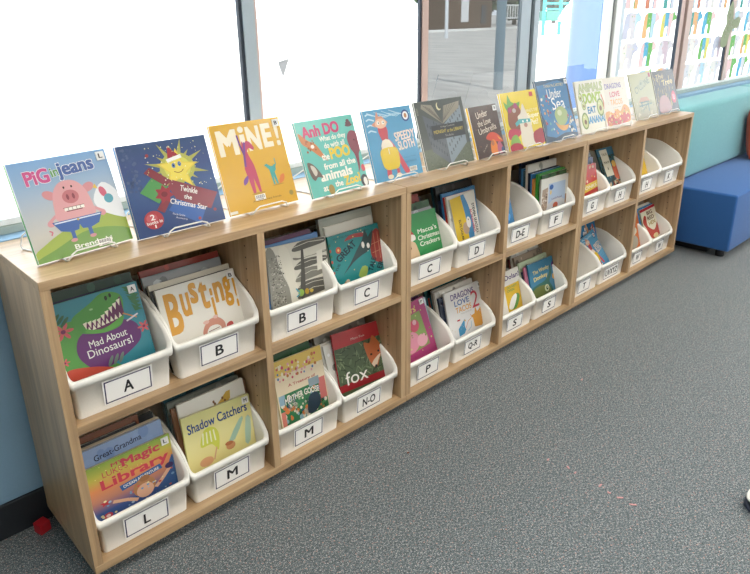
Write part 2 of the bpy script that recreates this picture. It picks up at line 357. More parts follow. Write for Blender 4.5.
for i, (x, y, r, h) in enumerate([(46.5, 38, 2.2, 6), (51.2, 39, 2.2, 8), (55.8, 38.5, 2.2, 6), (63.5, 39, 2.4, 7), (69.5, 40, 2.4, 6), (40.2, 34.6, 1.8, 6), (43.6, 23.6, 1.6, 5)]):
    tree(x, y, r, h, ['dark leafy tree far beyond the yard, left of the brown shed', 'tallest dark tree rising behind the brown shed', 'dark tree behind the white railing outside', 'dark tree right of the white railing outside', 'dark tree seen beside the turquoise climbing frame', 'leftmost dark tree seen through the tinted pane', 'dark green tree just right of the blue column outside'][i], i)
root = empty('shed', (39.7, 31, -.12), 'brown timber shed beyond the white kerb, seen through the tinted pane', 'shed')
b = MB(); b.box(-2.6, 2.6, 0, 2.5, 0, 2.6); b.build('wall', mat('brown_cladding', '66503E', .8), root)
b = MB(); b.box(-2.8, 2.8, -.4, 2.8, 2.6, 2.8); b.build('roof', mat('dark_roof', '3D3A38', .8), root)
b = MB(); b.box(-1.0, -.2, -.06, 0, .55, 2.2); b.build('notice_board', mat('pale_board', 'E6E8EA', .7), root)
b = MB(); b.box(1.3, 1.9, -.04, 0, .4, 1.7); b.build('window', mat('dark_pane', '39424A', .3), root)
root = empty('railing', (41.0, 28.2, -.12), 'white upright-barred railing beside the brown shed outside', 'railing')
b = MB(); b.box(-1.5, 1.8, -.03, .03, 1.6, 1.7); b.box(-1.5, 1.8, -.03, .03, .75, .85); b.build('rail', M_FRAMEW, root)
b = MB(); [b.box(-1.5+i*.3, -1.42+i*.3, -.02, .02, .8, 1.65) for i in range(12)]; b.build('bars', M_FRAMEW, root)
for x in (-1.3, 1.6):
    b = MB(); b.box(x-.06, x+.06, -.06, .06, 0, .8); b.build('post', M_FRAMEW, root)
b = MB(); b.cyl((26.7, 22, -.12), (26.7, 22, 5), .09); tag(b.build('light_pole', mat('white_pole', 'E9EEF2', .5)), 'thin white pole standing left of the brown shed outside', 'pole')
b = MB(); b.cyl((9.55, 6, -.12), (9.55, 6, 3), .085, n=20); tag(b.build('steel_post', mat('slate_blue_post', '6F8B9A', .5)), 'slim blue-grey post in the middle of the tinted pane', 'post')
b = MB(); b.cyl((6.5, 2.6, -.12), (6.55, 2.6, 2.6), .205, n=32); tag(b.build('column', mat('pale_blue_column_paint', '4E6890', .45)), 'thick pale blue round column just outside the windows', 'column')
root = empty('climbing_frame', (34, 20, -.12), 'turquoise playground climbing frame seen left of the pale blue column', 'climbing frame', )
M_TQ = mat('turquoise_steel', '1E9C98', .5); M_GRN = mat('dark_green_panel', '1F6B5A', .5)
for x in (-1.6, 0, 1.5):
    b = MB(); b.cyl((x, 0, 0), (x, 0, 3.4), .09); b.build('post', M_TQ, root)
b = MB(); [b.box(-1.6, 1.5, -.05, .05, z, z+.09) for z in (1.0, 1.3, 1.6, 1.9, 2.2)]; b.build('side_rails', M_TQ, root)
b = MB(); b.box(-1.5, -.2, -.1, .4, .75, 1.25); b.build('panel', M_GRN, root)
b = MB(); b.box(-.4, 3.2, -.3, .3, -.09, .09, M=Matrix.Translation((0, -.3, 1.0)) @ Matrix.Rotation(-.6, 4, 'Y')); b.build('slide', M_FRAMEW, root)
b = MB(); b.add([(.835, .3690, 1.073), (.875, .3690, 1.081), (.850, .3690, 1.028), (.835, .3675, 1.073), (.875, .3675, 1.081), (.850, .3675, 1.028)], [(0, 1, 2), (3, 5, 4), (0, 3, 4, 1), (1, 4, 5, 2), (2, 5, 3, 0)])
tag(b.build('window_sticker', mat('grey_sticker', 'B9BEC6', .7)), 'tiny grey triangular sticker on the bright glass above the turquoise zoo book', 'sticker')

# ------------------------------------------------------------------ bookcases
D = .307; H0 = .035; HT = .7384; T = .0198; LW = .99
def holes(mb, x, ys, z0, z1, mi=1):
    s = 1 if False else -1
    for y in ys:
        z = z0
        while z < z1:
            mb.cyl((x-.0004, y, z), (x+.0002, y, z), .0022, n=8, mi=mi); z += .03
descr = ['oak bookcase nearest the camera, holding bins A, B, L and N-O', 'middle oak bookcase, holding bins D, F, P and Q-R', 'far oak bookcase beside the blue sofa, holding bins G, K and T']
for i in range(3):
    x0 = i*LW+(.0008 if i else 0); x1 = (i+1)*LW-.0008
    root = empty('bookcase', (x0, 0, 0), descr[i], 'bookcase', 'row of oak bookcases'); w = x1-x0
    b = MB(); b.box(0, w, 0, D, HT-T, HT); b.build('top_panel', WX, root, bevel=.0012)
    b = MB(); b.box(0, w, 0, D, H0, H0+T); b.build('base_panel', WX, root, bevel=.0012)
    za, zb = H0+T, HT-T
    for k, (a, c) in enumerate(((.0004, T), (w-T, w-.0004))):
        b = MB(); b.box(a, c, .0015, D-.002, za, zb)
        if k:
            holes(b, a, (.06, .24), za+.05, zb-.03)
            b.cyl((a-.003, .045, zb-.012), (a, .045, zb-.012), .0065, n=12, mi=1)
        b.build('side_panel', [WZ, M_BLACK], root)
    xm = w/2
    b = MB(); b.box(xm-T/2, xm+T/2, .0015, D-.012, za, zb); holes(b, xm-T/2, (.06, .24), za+.05, zb-.03); b.build('divider', [WZ, M_BLACK], root)
    for a, c in ((T, xm-T/2), (xm+T/2, w-T)):
        b = MB(); b.box(a+.0003, c-.0003, .002, D-.012, .390, .4095); b.build('shelf', WX, root, bevel=.001)
    b = MB(); b.box(.002, w-.002, D-.011, D-.002, za, zb); b.build('back_panel', WZ, root)
    for a in (.055, w-.055):
        for y in (.05, D-.05):
            c = MB(); c.cyl((a, y, .026), (a, y, H0), .012, n=12); c.cyl((a-.013, y, .0145), (a+.013, y, .0145), .0145, n=18); c.build('caster', M_BLACK, root)

# ------------------------------------------------------------------ bins
PROF = [(0, .088), (.02, .124), (.035, .138), (.055, .150), (.085, .166), (.112, .178), (.14, .184), (.24, .186)]
def hprof(y):
    for (a, p), (c, q) in zip(PROF, PROF[1:]):
        if y <= c: return p+(q-p)*max(0, (y-a))/(c-a)
    return .186
BINS = {}
def bin_(key, text, where, xc, row, cardw=.10, lx=.012, cardz=.046, yaw=0.0, y0=.016, w=.2295, letter=.0):
    z = (.4095, H0+T)[row]+.0005; L = .25
    def ring(wf, wb, y1, y2, hh, r=.009, n=5):
        pts = []
        for (cx, cy, a0) in ((wf/2-r, y1+r, -PI/2), (wb/2-r, y2-r, 0), (-wb/2+r, y2-r, PI/2), (-wf/2+r, y1+r, PI)):
            for k in range(n+1):
                a = a0+k/n*PI/2; pts.append((cx+r*math.cos(a), cy+r*math.sin(a)))
        # extra points down the long sides, so the rim can sweep
        def seg(p, q, m): return [(p[0]+(q[0]-p[0])*t/m, p[1]+(q[1]-p[1])*t/m) for t in range(1, m)]
        q = []
        c = n+1
        q += pts[0:c]+seg(pts[c-1], pts[c], 14)+pts[c:2*c]+seg(pts[2*c-1], pts[2*c], 4)+pts[2*c:3*c]+seg(pts[3*c-1], pts[3*c], 14)+pts[3*c:4*c]+seg(pts[4*c-1], pts[0], 6)
        return q
    bw = w*.90; d0 = .010
    bot = ring(bw, bw, d0, L-.008, 0); top = ring(w-.010, w-.010, .003, L-.003, 0); lip = ring(w, w, -.004, L+.002, 0, .008); inn = ring(w-.016, w-.016, .006, L-.006, 0, .010); ib = ring(bw-.006, bw-.006, d0+.003, L-.011, 0, .010)
    N = len(bot); rows = []
    hs = [hprof(max(0, min(p[1], L))) for p in top]
    mid = lambda a, c, t: [(p[0]+(q[0]-p[0])*t, p[1]+(q[1]-p[1])*t) for p, q in zip(a, c)]
    def row_(xy, zz): rows.append([(p[0], p[1], q) for p, q in zip(xy, zz)])
    row_(mid(bot, bot, 0), [0.0]*N)
    row_(mid(bot, top, .05), [.004]*N)
    row_(mid(bot, top, .9), [h-.016 for h in hs]); row_(lip, [h-.0165 for h in hs]); row_(lip, [h-.002 for h in hs])
    row_(mid(lip, inn, .25), [h for h in hs]); row_(mid(lip, inn, .8), [h for h in hs]); row_(inn, [h-.002 for h in hs]); row_(ib, [.004]*N)
    vs = [p for R in rows for p in R]; b = MB()
    fs = []
    for i in range(len(rows)-1): fs += [(i*N+k, i*N+(k+1) % N, (i+1)*N+(k+1) % N, (i+1)*N+k) for k in range(N)]
    b.add(vs, fs, 0, None, True)
    b.add([p for p in rows[0]], [list(range(N))[::-1]]); b.add([p for p in rows[-1]], [list(range(N))])
    o = b.build('book_bin', M_PLASTIC, None, (xc, y0, z)); o.rotation_euler = (0, 0, yaw)
    tag(o, where, 'book bin', 'white lettered book bins')
    # lettered card, on the slightly sloping front wall
    sl = math.atan2(.0065, .07); hz = .060; cardw *= 1.06; lx -= .012; cardz = .036
    c = MB(); cw = cardw; A = Art(c, cw, hz, -.0008, -cw/2, 0, .0002)
    c.box(-cw/2, cw/2, -.0008, 0, 0, hz, 0, C('F4F2EE'))
    bd = .0028/cw; bv = .0028/hz; ink = '2A2560'
    for r in ((.03, .05, .97, .05+bv), (.03, .95-bv, .97, .95), (.03, .05, .03+bd, .95), (.97-bd, .05, .97, .95)): A.rect(*r, ink, 1 if r[1] == .05 and r[0] == .03 and r[2] == .97 else 0)
    lw = {1: .022, 2: .03, 3: .052}.get(len(text), .104)
    if text == 'L': lw = .016
    if text in ('M', 'W'): lw = .031
    lw = min(lw, cw*.8)
    A.text(text, .5, .5, lw/cw, (.0285 if len(text) < 4 else .030)/hz, '15151A', 0, .03)
    k = c.build('label_card', M_CARD, o, (lx, d0-.0012-.0022*0-.0015, cardz-hz/2+.0055)); k.rotation_euler = (sl, 0, 0)
    tag(k, 'white card with dark border lettered '+text)
    BINS[key] = (xc, row)
bx = lambda unit, col, side: unit*LW+(.0212 if col == 0 else .5068)+.1155*(1 if side == 0 else 3)-.0+(0 if side == 0 else .0)
spec = [
 ('A', 'A', 'white book bin marked A, upper shelf, nearest the camera', (0, 0, 0), 0, .104, .018),
 ('B', 'B', 'white book bin marked B right beside the bin marked A', (0, 0, 1), 0, .100, .012),
 ('B2', 'B', 'white book bin marked B standing left of the first C bin', (0, 1, 0), 0, .098, .006),
 ('C', 'C', 'white book bin marked C holding the teal wolf book', (0, 1, 1), 0, .092, .006),
 ('C2', 'C', 'white book bin marked C holding the green Christmas book, left of bin D', (1, 0, 0), 0, .098, .0),
 ('D', 'D', 'white book bin marked D on the upper shelf', (1, 0, 1), 0, .085, .004),
 ('DE', 'D-E', 'almost empty white book bin marked D-E', (1, 1, 0), 0, .105, .0),
 ('F', 'F', 'white book bin marked F, tightly packed', (1, 1, 1), 0, .090, .003),
 ('G', 'G', 'white book bin marked G beside the first H bin', (2, 0, 0), 0, .085, .0),
 ('H', 'H', 'white book bin marked H holding one dark tilted book, right of bin G', (2, 0, 1), 0, .085, .003),
 ('H2', 'H', 'white book bin marked H holding a yellow book, left of bin K', (2, 1, 0), 0, .095, .0),
 ('K', 'K', 'nearly empty white book bin marked K at the far upper end', (2, 1, 1), 0, .085, .0),
 ('L', 'L', 'white book bin marked L, lower shelf, nearest the camera', (0, 0, 0), 1, .105, .012),
 ('M', 'M', 'white book bin marked M right beside the bin marked L', (0, 0, 1), 1, .100, .012),
 ('M2', 'M', 'white book bin marked M left of the bin marked N-O', (0, 1, 0), 1, .098, .006),
 ('NO', 'N-O', 'white book bin marked N-O, holding the fox book', (0, 1, 1), 1, .095, .006),
 ('P', 'P', 'white book bin marked P beneath the second C bin', (1, 0, 0), 1, .100, .0),
 ('QR', 'Q-R', 'white book bin marked Q-R on the lower shelf', (1, 0, 1), 1, .090, .003),
 ('S', 'S', 'half empty white book bin marked S, under bin D-E', (1, 1, 0), 1, .095, .0),
 ('S2', 'S', 'full white book bin marked S, under bin F', (1, 1, 1), 1, .090, .003),
 ('T', 'T', 'empty white book bin marked T on the lower shelf', (2, 0, 0), 1, .095, .0),
 ('UV', 'UVXYZ', 'white book bin marked UVXYZ on the lower shelf', (2, 0, 1), 1, .125, .003),
 ('W', 'W', 'white book bin marked W left of the red hen book', (2, 1, 0), 1, .078, .0),
 ('W2', 'W', 'white book bin marked W holding the red hen book, at the far lower end', (2, 1, 1), 1, .078, .003)]
for key, t, where, (un, co, si), row, cw, lx in spec:
    bin_(key, t, where, bx(un, co, si), row, cw, lx)
BINWORD = {k: v for k, v in zip([s[0] for s in spec], ['bin A', 'the first B bin', 'the second B bin', 'the first C bin', 'the second C bin', 'bin D', 'bin D-E', 'bin F', 'bin G', 'the first H bin', 'the second H bin', 'bin K', 'bin L', 'the first M bin', 'the second M bin', 'bin N-O', 'bin P', 'bin Q-R', 'the first S bin', 'the second S bin', 'bin T', 'bin UVXYZ', 'the first W bin', 'the last W bin'])}
# ------------------------------------------------------------------ cover prints
def a_pig(A):
    A.grad(0, 0, 1, 1, ['B9B4A6', 'C9C4B8', 'B4BCC4', '94B2D2', '7BA9DA'])
    A.poly([(0, 0), (1, 0), (1, .28), (.85, .33), (.6, .33), (.3, .25), (.1, .16), (0, .1)], '9DB23E', 3); A.poly([(0, 0), (1, 0), (1, .12), (.75, .2), (.5, .2), (.2, .1), (0, .04)], '6E9C3C', 3)
    A.poly([(.72, .5), (.78, .36), (.98, .25), (1, .3), (1, .52), (.86, .66)], 'E8EAEC', 4); A.ell(.84, .56, .035, .06, 'D86078', .3); A.poly([(.75, .62), (.80, .60), (.78, .66)], 'E7B93C'); A.ell(.88, .48, .05, .05, '55A6B8')
    for (u, v, r) in ((.30, .63, -.5), (.70, .64, .4)): A.ell(u, v, .07, .045, 'D98C90', r)
    for s in (-1, 1):
        A.line([(.5+s*.2, .42), (.5+s*.29, .36), (.5+s*.25, .34)], .03, 'DC9499'); A.ell(.5+s*.27, .35, .035, .03, 'DC9499')
        A.rect(.5+s*.09-.02, .15, .5+s*.09+.02, .27, '3F63A8'); A.ell(.5+s*.1, .145, .035, .018, 'D98C90')
    A.poly([(.33, .62), (.4, .72), (.5, .75), (.6, .72), (.67, .62), (.70, .45), (.69, .36), (.5, .30), (.31, .36), (.30, .45)], 'E3A0A2', 5)
    A.poly([(.24, .36), (.76, .36), (.70, .26), (.6, .23), (.52, .24), (.5, .29), (.48, .24), (.4, .23), (.30, .26)], '3561AE', 0); A.line([(.26, .345), (.74, .345)], .012, 'DDE6F2'); A.ell(.5, .34, .012, .012, 'D8B040')
    A.ell(.5, .58, .085, .07, 'C97076'); A.ell(.47, .58, .014, .03, '8A3D48'); A.ell(.53, .58, .014, .03, '8A3D48'); A.ell(.46, .68, .009, .012, '2A2020'); A.ell(.54, .68, .009, .012, '2A2020')
    A.poly([(.39, .48), (.61, .48), (.58, .435), (.42, .435)], '7A2F3C'); [A.rect(.40+i*.042, .445, .437+i*.042, .475, 'F6F2E6') for i in range(5)]
    A.line([(.2, .24), (.22, .27), (.19, .29)], .012, 'D86078')
    A.text('PiG', .24, .83, .24, .15, 'D8508E', .04, .06, 0, 'F4F4F4'); A.text('in', .42, .85, .08, .09, '5E9E52', .1, .04, 0, 'F4F4F4'); A.text('jeans', .64, .85, .38, .18, '4A66A8', .05, .06, 0, 'F4F4F4')
    A.text('Brenda Li', .58, .075, .4, .05, 'EFEFE0', 0, .03)
def a_star(A):
    A.grad(0, 0, 1, 1, ['23407A', '2C4A86', '3A5A92', '3B4F88', '34507E']); A.dots(60, ['3E5486', '55678F'], 2, (.01, .02), (.03, .5, .16, .97))
    for i in range(16):
        a = i*PI/8+.1; r = .33 if i % 2 else .24; A.poly([(.6+.05*math.cos(a+1.5), .68+.05*math.sin(a+1.5)), (.6+r*1.1*math.cos(a), .68+r*math.sin(a)), (.6-.05*math.cos(a+1.5), .68-.05*math.sin(a+1.5))], 'A9A94E')
    A.ell(.6, .68, .2, .17, 'B5B34C'); A.ell(.6, .68, .15, .13, 'D6D04C')
    A.star(.6, .66, .24, 'E3C33A', .42, rot=PI/2-.1); A.star(.6, .66, .2, 'EBD44A', .45, rot=PI/2-.1)
    A.poly([(.51, .77), (.66, .80), (.54, .93)], 'A82C3C', 0); A.line([(.5, .77), (.67, .805)], .04, 'F0EEEA'); A.ell(.56, .71, .02, .027, '4C74B4'); A.ell(.63, .72, .02, .027, '4C74B4'); A.ell(.56, .71, .008, .012, '1E2230'); A.ell(.63, .72, .008, .012, '1E2230')
    A.line([(.55, .645), (.59, .625), (.63, .63), (.66, .655)], .008, '7A4A20')
    A.poly([(.13, .48), (.29, .62), (.44, .50), (.30, .33)], '4E9A4E'); A.poly([(.22, .68), (.29, .73), (.50, .55), (.42, .50)], '8E3540'); A.poly([(.44, .50), (.50, .56), (.98, .33), (.86, .16), (.5, .33)], '913A48')
    A.poly([(.38, .24), (.50, .34), (.80, .18), (.70, .02)], '2F62B4'); A.poly([(.26, .27), (.33, .22), (.42, .33), (.36, .38)], '8E3540'); A.star(.38, .42, .11, 'A8303E', .6, 7); A.ell(.38, .42, .035, .03, '7E2230')
    A.text('Twinkle', .66, .42, .2, .065, 'EFECE6', -.38, .02); A.text('the', .63, .34, .09, .05, 'EFECE6', -.38, .02); A.text('Christmas Star', .62, .26, .42, .06, 'EFECE6', -.38, .02)
    A.text('Rhonda Gardner', .48, .17, .14, .022, 'C9D4EA', -.38, 0); A.text('Illustrated by', .50, .12, .13, .022, 'C9D4EA', -.38, 0)
    A.ell(.20, .17, .105, .1, 'B5333C'); A.ell(.18, .19, .06, .05, 'C9525A'); A.text('2', .19, .20, .05, .06, 'F2EEE8'); A.text('books in', .20, .145, .17, .036, 'F2EEE8', .05); A.text('1', .2, .10, .015, .035, 'F2EEE8')
    for u, v in ((.30, .86), (.84, .2), (.70, .08), (.9, .14)): A.ell(u, v, .018, .018, 'A03A40')
    A.dots(70, ['E6E4A0', 'F4F2D8', 'C8CE7A'], 3, (.003, .007), (.25, .45, .95, .95))
def a_mine(A):
    A.rect(0, 0, 1, 1, 'DDA51E'); A.text('M', .20, .79, .27, .29, 'EFE3C4', 0, .07); A.rect(.375, .66, .445, .86, 'EFE3C4'); A.ell(.41, .915, .04, .035, 'EFE3C4'); A.text('N', .57, .80, .19, .28, 'EFE3C4', 0, .07); A.text('E', .77, .81, .14, .28, 'EFE3C4', 0, .08); A.text('!', .92, .81, .055, .28, 'EFE3C4', 0, .05)
    A.poly([(.38, .20), (.42, .19), (.43, .36), (.47, .19), (.50, .20), (.49, .44), (.47, .54), (.43, .66), (.47, .70), (.52, .67), (.54, .70), (.49, .77), (.44, .78), (.41, .74), (.39, .79), (.37, .72), (.38, .6), (.34, .48), (.36, .36)], 'C8385E', 2)
    A.line([(.38, .62), (.35, .76), (.34, .86)], .022, '6B2E8A'); A.line([(.42, .77), (.38, .62), (.36, .5)], .03, '7A3A94'); A.poly([(.36, .40), (.29, .36), (.28, .30), (.34, .33)], '7A3A94', 3)
    A.poly([(.70, .24), (.72, .24), (.72, .34), (.75, .24), (.77, .24), (.75, .40), (.80, .47), (.76, .47), (.73, .44), (.66, .49), (.62, .48), (.68, .42)], '3BA8A0', 0); A.ell(.73, .42, .05, .035, '3BA8A0'); A.line([(.79, .46), (.79, .54)], .012, '3BA8A0')
    A.poly([(.78, .24), (.86, .27), (.88, .34), (.82, .33)], 'E0762A', 3); A.ell(.45, .185, .1, .01, 'B98A1C'); A.ell(.76, .235, .09, .008, 'B98A1C')
    A.text('A story of two friends', .55, .10, .42, .03, '5A4418', 0, 0); A.ell(.92, .11, .03, .03, '9C8A3A'); A.line([(0, .03), (.1, .03)], .03, 'E8E0CC')
def a_zoo(A):
    A.rect(0, 0, 1, 1, '5CBDB0')
    A.text('Anh DO', .40, .86, .64, .16, 'CE2C68', .03, .07); A.ell(.90, .86, .065, .022, '6A4048'); A.ell(.90, .89, .05, .022, '6A4048'); A.ell(.90, .92, .03, .022, '6A4048')
    A.poly([(.02, .86), (.14, .75), (.24, .70), (.30, .62), (.36, .50), (.40, .44), (.30, .50), (.14, .64), (.04, .72)], 'C87438', 3); A.dots(14, ['9A5428'], 5, (.01, .018), (.08, .60, .26, .74)); A.ell(.2, .66, .03, .025, 'F0E6D8')
    A.text('What do they', .57, .73, .46, .085, 'F2EEE0', .02, .03); A.text('do with all', .57, .645, .36, .075, 'F2EEE0', .02, .03); A.text('the', .37, .50, .13, .09, 'F2EEE0', 0, .05); A.text('POO', .63, .53, .36, .16, 'E7C530', .02, .07)
    A.text('from all the', .58, .375, .56, .085, 'F2EEE0', .02, .04); A.text('animals', .48, .255, .56, .13, 'F2EEE0', .02, .05); A.text('at', .24, .09, .08, .07, 'F2EEE0', 0, .04); A.text('the', .48, .12, .14, .08, 'F2EEE0', 0, .04); A.text('Zoo?', .73, .135, .30, .13, 'E7C530', .04, .06)
    A.poly([(.84, .74), (.90, .78), (.98, .76), (1, .7), (1, .52), (.95, .44), (.92, .28), (.87, .20), (.885, .28), (.88, .44), (.83, .54), (.81, .66)], '8C4050', 4); A.ell(.93, .65, .008, .01, '201018')
    A.poly([(.04, .46), (.12, .44), (.2, .34), (.24, .24), (.16, .26), (.1, .22), (.05, .3)], '6A5A50', 3); A.poly([(.08, .42), (.14, .40), (.17, .32), (.12, .28)], 'C9BFB0', 3); A.ell(.33, .06, .05, .07, 'A88A3C')
    A.poly([(.93, .27), (.98, .3), (1, .22), (.95, .2)], 'D8505C', 2); A.ell(.94, .07, .07, .09, '2E3238'); A.ell(.95, .06, .035, .06, 'E4E0D8')
def a_sloth(A):
    A.rect(0, 0, 1, 1, '4C9BC8')
    for i in range(12): A.line([(.08+i*.05, .97-.02*(i % 3)), (.25+i*.06, .9-.01*(i % 4)), (.42+i*.05, .90)], .008, 'A6D0E4')
    for v in (.93, .86, .78, .70): A.line([(.04, v), (.10, v+.02), (.2, v-.01)], .02, 'B9DAEA')
    A.poly([(.22, .84), (.14, .80), (.20, .76), (.30, .78), (.38, .78), (.46, .80), (.40, .86), (.36, .90), (.30, .90), (.28, .97), (.24, .90)], 'D88E70', 3)
    A.poly([(.24, .04), (.26, .22), (.22, .40), (.28, .56), (.40, .58), (.50, .48), (.60, .32), (.70, .12), (.72, .06), (.62, .06), (.52, .26), (.36, .30), (.33, .04)], 'D24C5C', 3)
    A.poly([(.24, .74), (.42, .74), (.40, .56), (.34, .52), (.28, .56)], 'C64450', 3); A.ell(.32, .80, .12, .07, 'E8B896'); A.ell(.27, .81, .028, .026, 'F2EEE6'); A.ell(.37, .81, .028, .026, 'F2EEE6'); A.ell(.275, .81, .01, .012, '22201E'); A.ell(.375, .81, .01, .012, '22201E')
    A.poly([(.28, .56), (.42, .56), (.48, .42), (.24, .42)], 'E8DCC4', 2)
    A.poly([(.22, .44), (.52, .44), (.56, .30), (.52, .16), (.40, .14), (.24, .16), (.19, .28)], 'DDBB1C', 4); A.line([(.37, .44), (.37, .36)], .014, 'F2EEE0')
    for u in (.30, .48): A.rect(u-.03, .06, u+.03, .14, 'C64450'); A.ell(u, .045, .06, .032, 'E8D8B8')
    A.text('SPEEDY', .76, .59, .44, .13, 'E8D6C8', .05, .05); A.text('SLOTH', .76, .455, .36, .13, 'E8D6C8', .05, .05); A.ell(.86, .86, .085, .085, '2C4C8A'); A.ell(.86, .86, .06, .06, 'E2E6E6'); A.ell(.86, .86, .03, .035, 'B0784C')
    A.text('Rebecca Young', .78, .27, .24, .03, '3878A0', .03, 0); A.text('Heath McKenzie', .78, .21, .26, .03, '3878A0', .03, 0)
def a_library(A):
    A.rect(0, 0, 1, 1, '4C5350'); A.rect(0, 0, 1, .3, '58624E'); A.dots(120, ['66705A', '4A5442'], 8, (.006, .012), (.03, .02, .97, .24))
    A.poly([(.12, .80), (.50, .62), (.50, .02), (.18, .26)], '565F66'); A.poly([(.50, .62), (.93, .88), (.92, .30), (.50, .02)], '7D8C96')
    for i in range(7):
        for j in range(5):
            u = .54+i*.055; v0 = .12+.044*(i+1)+j*.13
            if v0 < .58+i*.05: A.rect(u, v0-.0, u+.022, v0+.05, '4C565E', 0 if (i or j) else 1)
            u = .46-i*.045; v0 = .12+.034*(i+1)+j*.13
            if v0 < .56+i*.03: A.rect(u-.02, v0, u, v0+.05, '3C444A', 0)
    A.poly([(.14, .96), (.34, .93), (.50, .64), (.12, .90)], '8E8878', 0); A.poly([(.50, .64), (.58, .90), (.93, .94), (.90, .84)], '8E8878', 0)
    for i in range(5): A.line([(.16+i*.03, .945-.012*i), (.48, .66+.006*i)], .006, '5E5A50'); A.line([(.60+i*.06, .90+.005*i), (.52, .68)], .006, '5E5A50')
    A.ell(.48, .90, .05, .06, 'D8CFA0'); A.ell(.50, .915, .045, .055, '4C5350')
    A.rect(.24, .42, .93, .63, '31363A'); A.text('Creepy Creatures', .58, .595, .3, .028, 'B9B6A8', 0, 0); A.text('MIDNIGHT at the LIBRARY', .585, .53, .62, .052, 'C6AE3C', 0, .015); A.text('Tina Burke', .58, .46, .18, .03, 'A8A69A', 0, 0); A.text('ROZEN', .035, .86, .1, .03, '9A9C80', PI/2, .02)
def a_umbrella(A):
    A.rect(0, 0, 1, 1, '4A342C'); A.dots(50, ['8A4A34', '6A3A2E', 'A05A3A'], 6, (.005, .014)); A.text('Under', .42, .84, .42, .13, 'E6D4BE', .1, .01); A.text('the Love', .45, .68, .48, .12, 'E6D4BE', .1, .01); A.text('Umbrella', .52, .54, .66, .12, 'E6D4BE', .1, .01)
    A.poly([(.40, .36), (.50, .44), (.66, .46), (.84, .40), (.98, .26), (.90, .24), (.56, .30)], 'D8482E', 3); A.poly([(.80, .38), (.98, .26), (.86, .30)], 'E8962E')
    A.poly([(.50, .04), (.52, .24), (.62, .32), (.72, .26), (.76, .04)], 'E87A22', 3); A.ell(.60, .25, .05, .055, 'B0683C'); A.poly([(.74, .04), (.76, .22), (.88, .24), (.94, .04)], 'B8506A', 3); A.ell(.92, .08, .06, .06, '3C4A70'); A.text('Davina Bell', .30, .18, .22, .03, 'CDB49A', .6, 0)
def a_super(A):
    A.rect(0, 0, 1, 1, 'E2C41A'); A.poly([(.06, .86), (.14, .80), (.20, .97), (.26, .84), (.38, .80), (.50, .82), (.46, .74), (.40, .70), (.24, .72), (.12, .66)], '5FA23E', 2)
    A.poly([(.10, .40), (.12, .66), (.22, .76), (.40, .78), (.48, .66), (.52, .44), (.40, .3)], '8E4F38', 4); A.ell(.18, .70, .05, .05, 'B03A6A'); A.ell(.36, .76, .05, .05, 'B03A6A'); A.ell(.30, .68, .05, .04, 'B8A8A0')
    A.poly([(.36, .04), (.38, .40), (.36, .56), (.46, .62), (.56, .78), (.62, .62), (.70, .52), (.70, .3), (.72, .06)], 'DDD2BC', 3); A.poly([(.26, .46), (.38, .52), (.68, .50), (.70, .44), (.38, .44), (.28, .40)], '4FA8A8', 0); A.ell(.48, .47, .022, .02, 'F4F2EE'); A.ell(.60, .47, .022, .02, 'F4F2EE'); A.ell(.54, .40, .05, .04, 'B08070')
    A.poly([(.02, .30), (.10, .38), (.34, .34), (.36, .26), (.2, .2), (.04, .2)], 'C23A50', 3); A.poly([(.04, .04), (.08, .22), (.24, .26), (.30, .06)], '7BA83C', 3); A.poly([(0, 0), (.34, 0), (.30, .1), (.12, .13), (0, .08)], 'B82838', 2); A.poly([(.70, .22), (.84, .28), (.99, .28), (1, .04), (.72, .04)], 'A82A30', 3)
    A.text("WHO'S THE", .78, .64, .34, .055, 'F4E6A0', 0, .03); A.text('Super', .80, .54, .34, .11, 'F6EBB4', 0, .05); A.text('Pet?', .80, .43, .22, .10, 'F6EBB4', 0, .05); A.rect(.80, .88, .90, .96, 'C4302E')
def a_sea(A):
    A.rect(0, 0, 1, 1, '3779AE'); A.poly([(0, 1), (1, 1), (.97, .9), (.7, .97), (.4, .95), (.06, .92)], '2A5478', 2); A.poly([(.9, 1), (1, 1), (1, .2), (.93, .5), (.96, .85)], '55483C', 3); A.poly([(0, .95), (.06, .8), (.02, .5), (.1, .3), (.05, .1), (0, 0)], '3C5670', 3)
    A.text('TANIA McCARTNEY', .55, .90, .62, .05, 'D6C87C', 0, .01); A.text('Under', .52, .77, .44, .16, 'F0F0EA', 0, .01); A.text('Sea', .58, .60, .40, .20, 'F0F0EA', 0, .01)
    A.poly([(.40, .42), (.50, .52), (.66, .54), (.80, .44), (.76, .30), (.60, .22), (.46, .26)], '9DB06A', 4); A.poly([(.38, .30), (.50, .24), (.70, .22), (.84, .26), (.88, .36), (.72, .16), (.56, .14), (.44, .2)], 'D89838', 3); A.ell(.56, .44, .07, .05, 'C9CF9C')
    A.dots(34, ['C8544A', 'D89838', 'E6E0D0', '5FA8A0', '8A3A58'], 12, (.01, .03), (.05, .04, .40, .75)); A.dots(20, ['C8544A', 'E6E0D0', '2F5A7A'], 14, (.01, .03), (.78, .06, .97, .5)); A.poly([(0, 0), (1, 0), (1, .06), (.6, .1), (.3, .05), (0, .12)], '2A4258', 2)
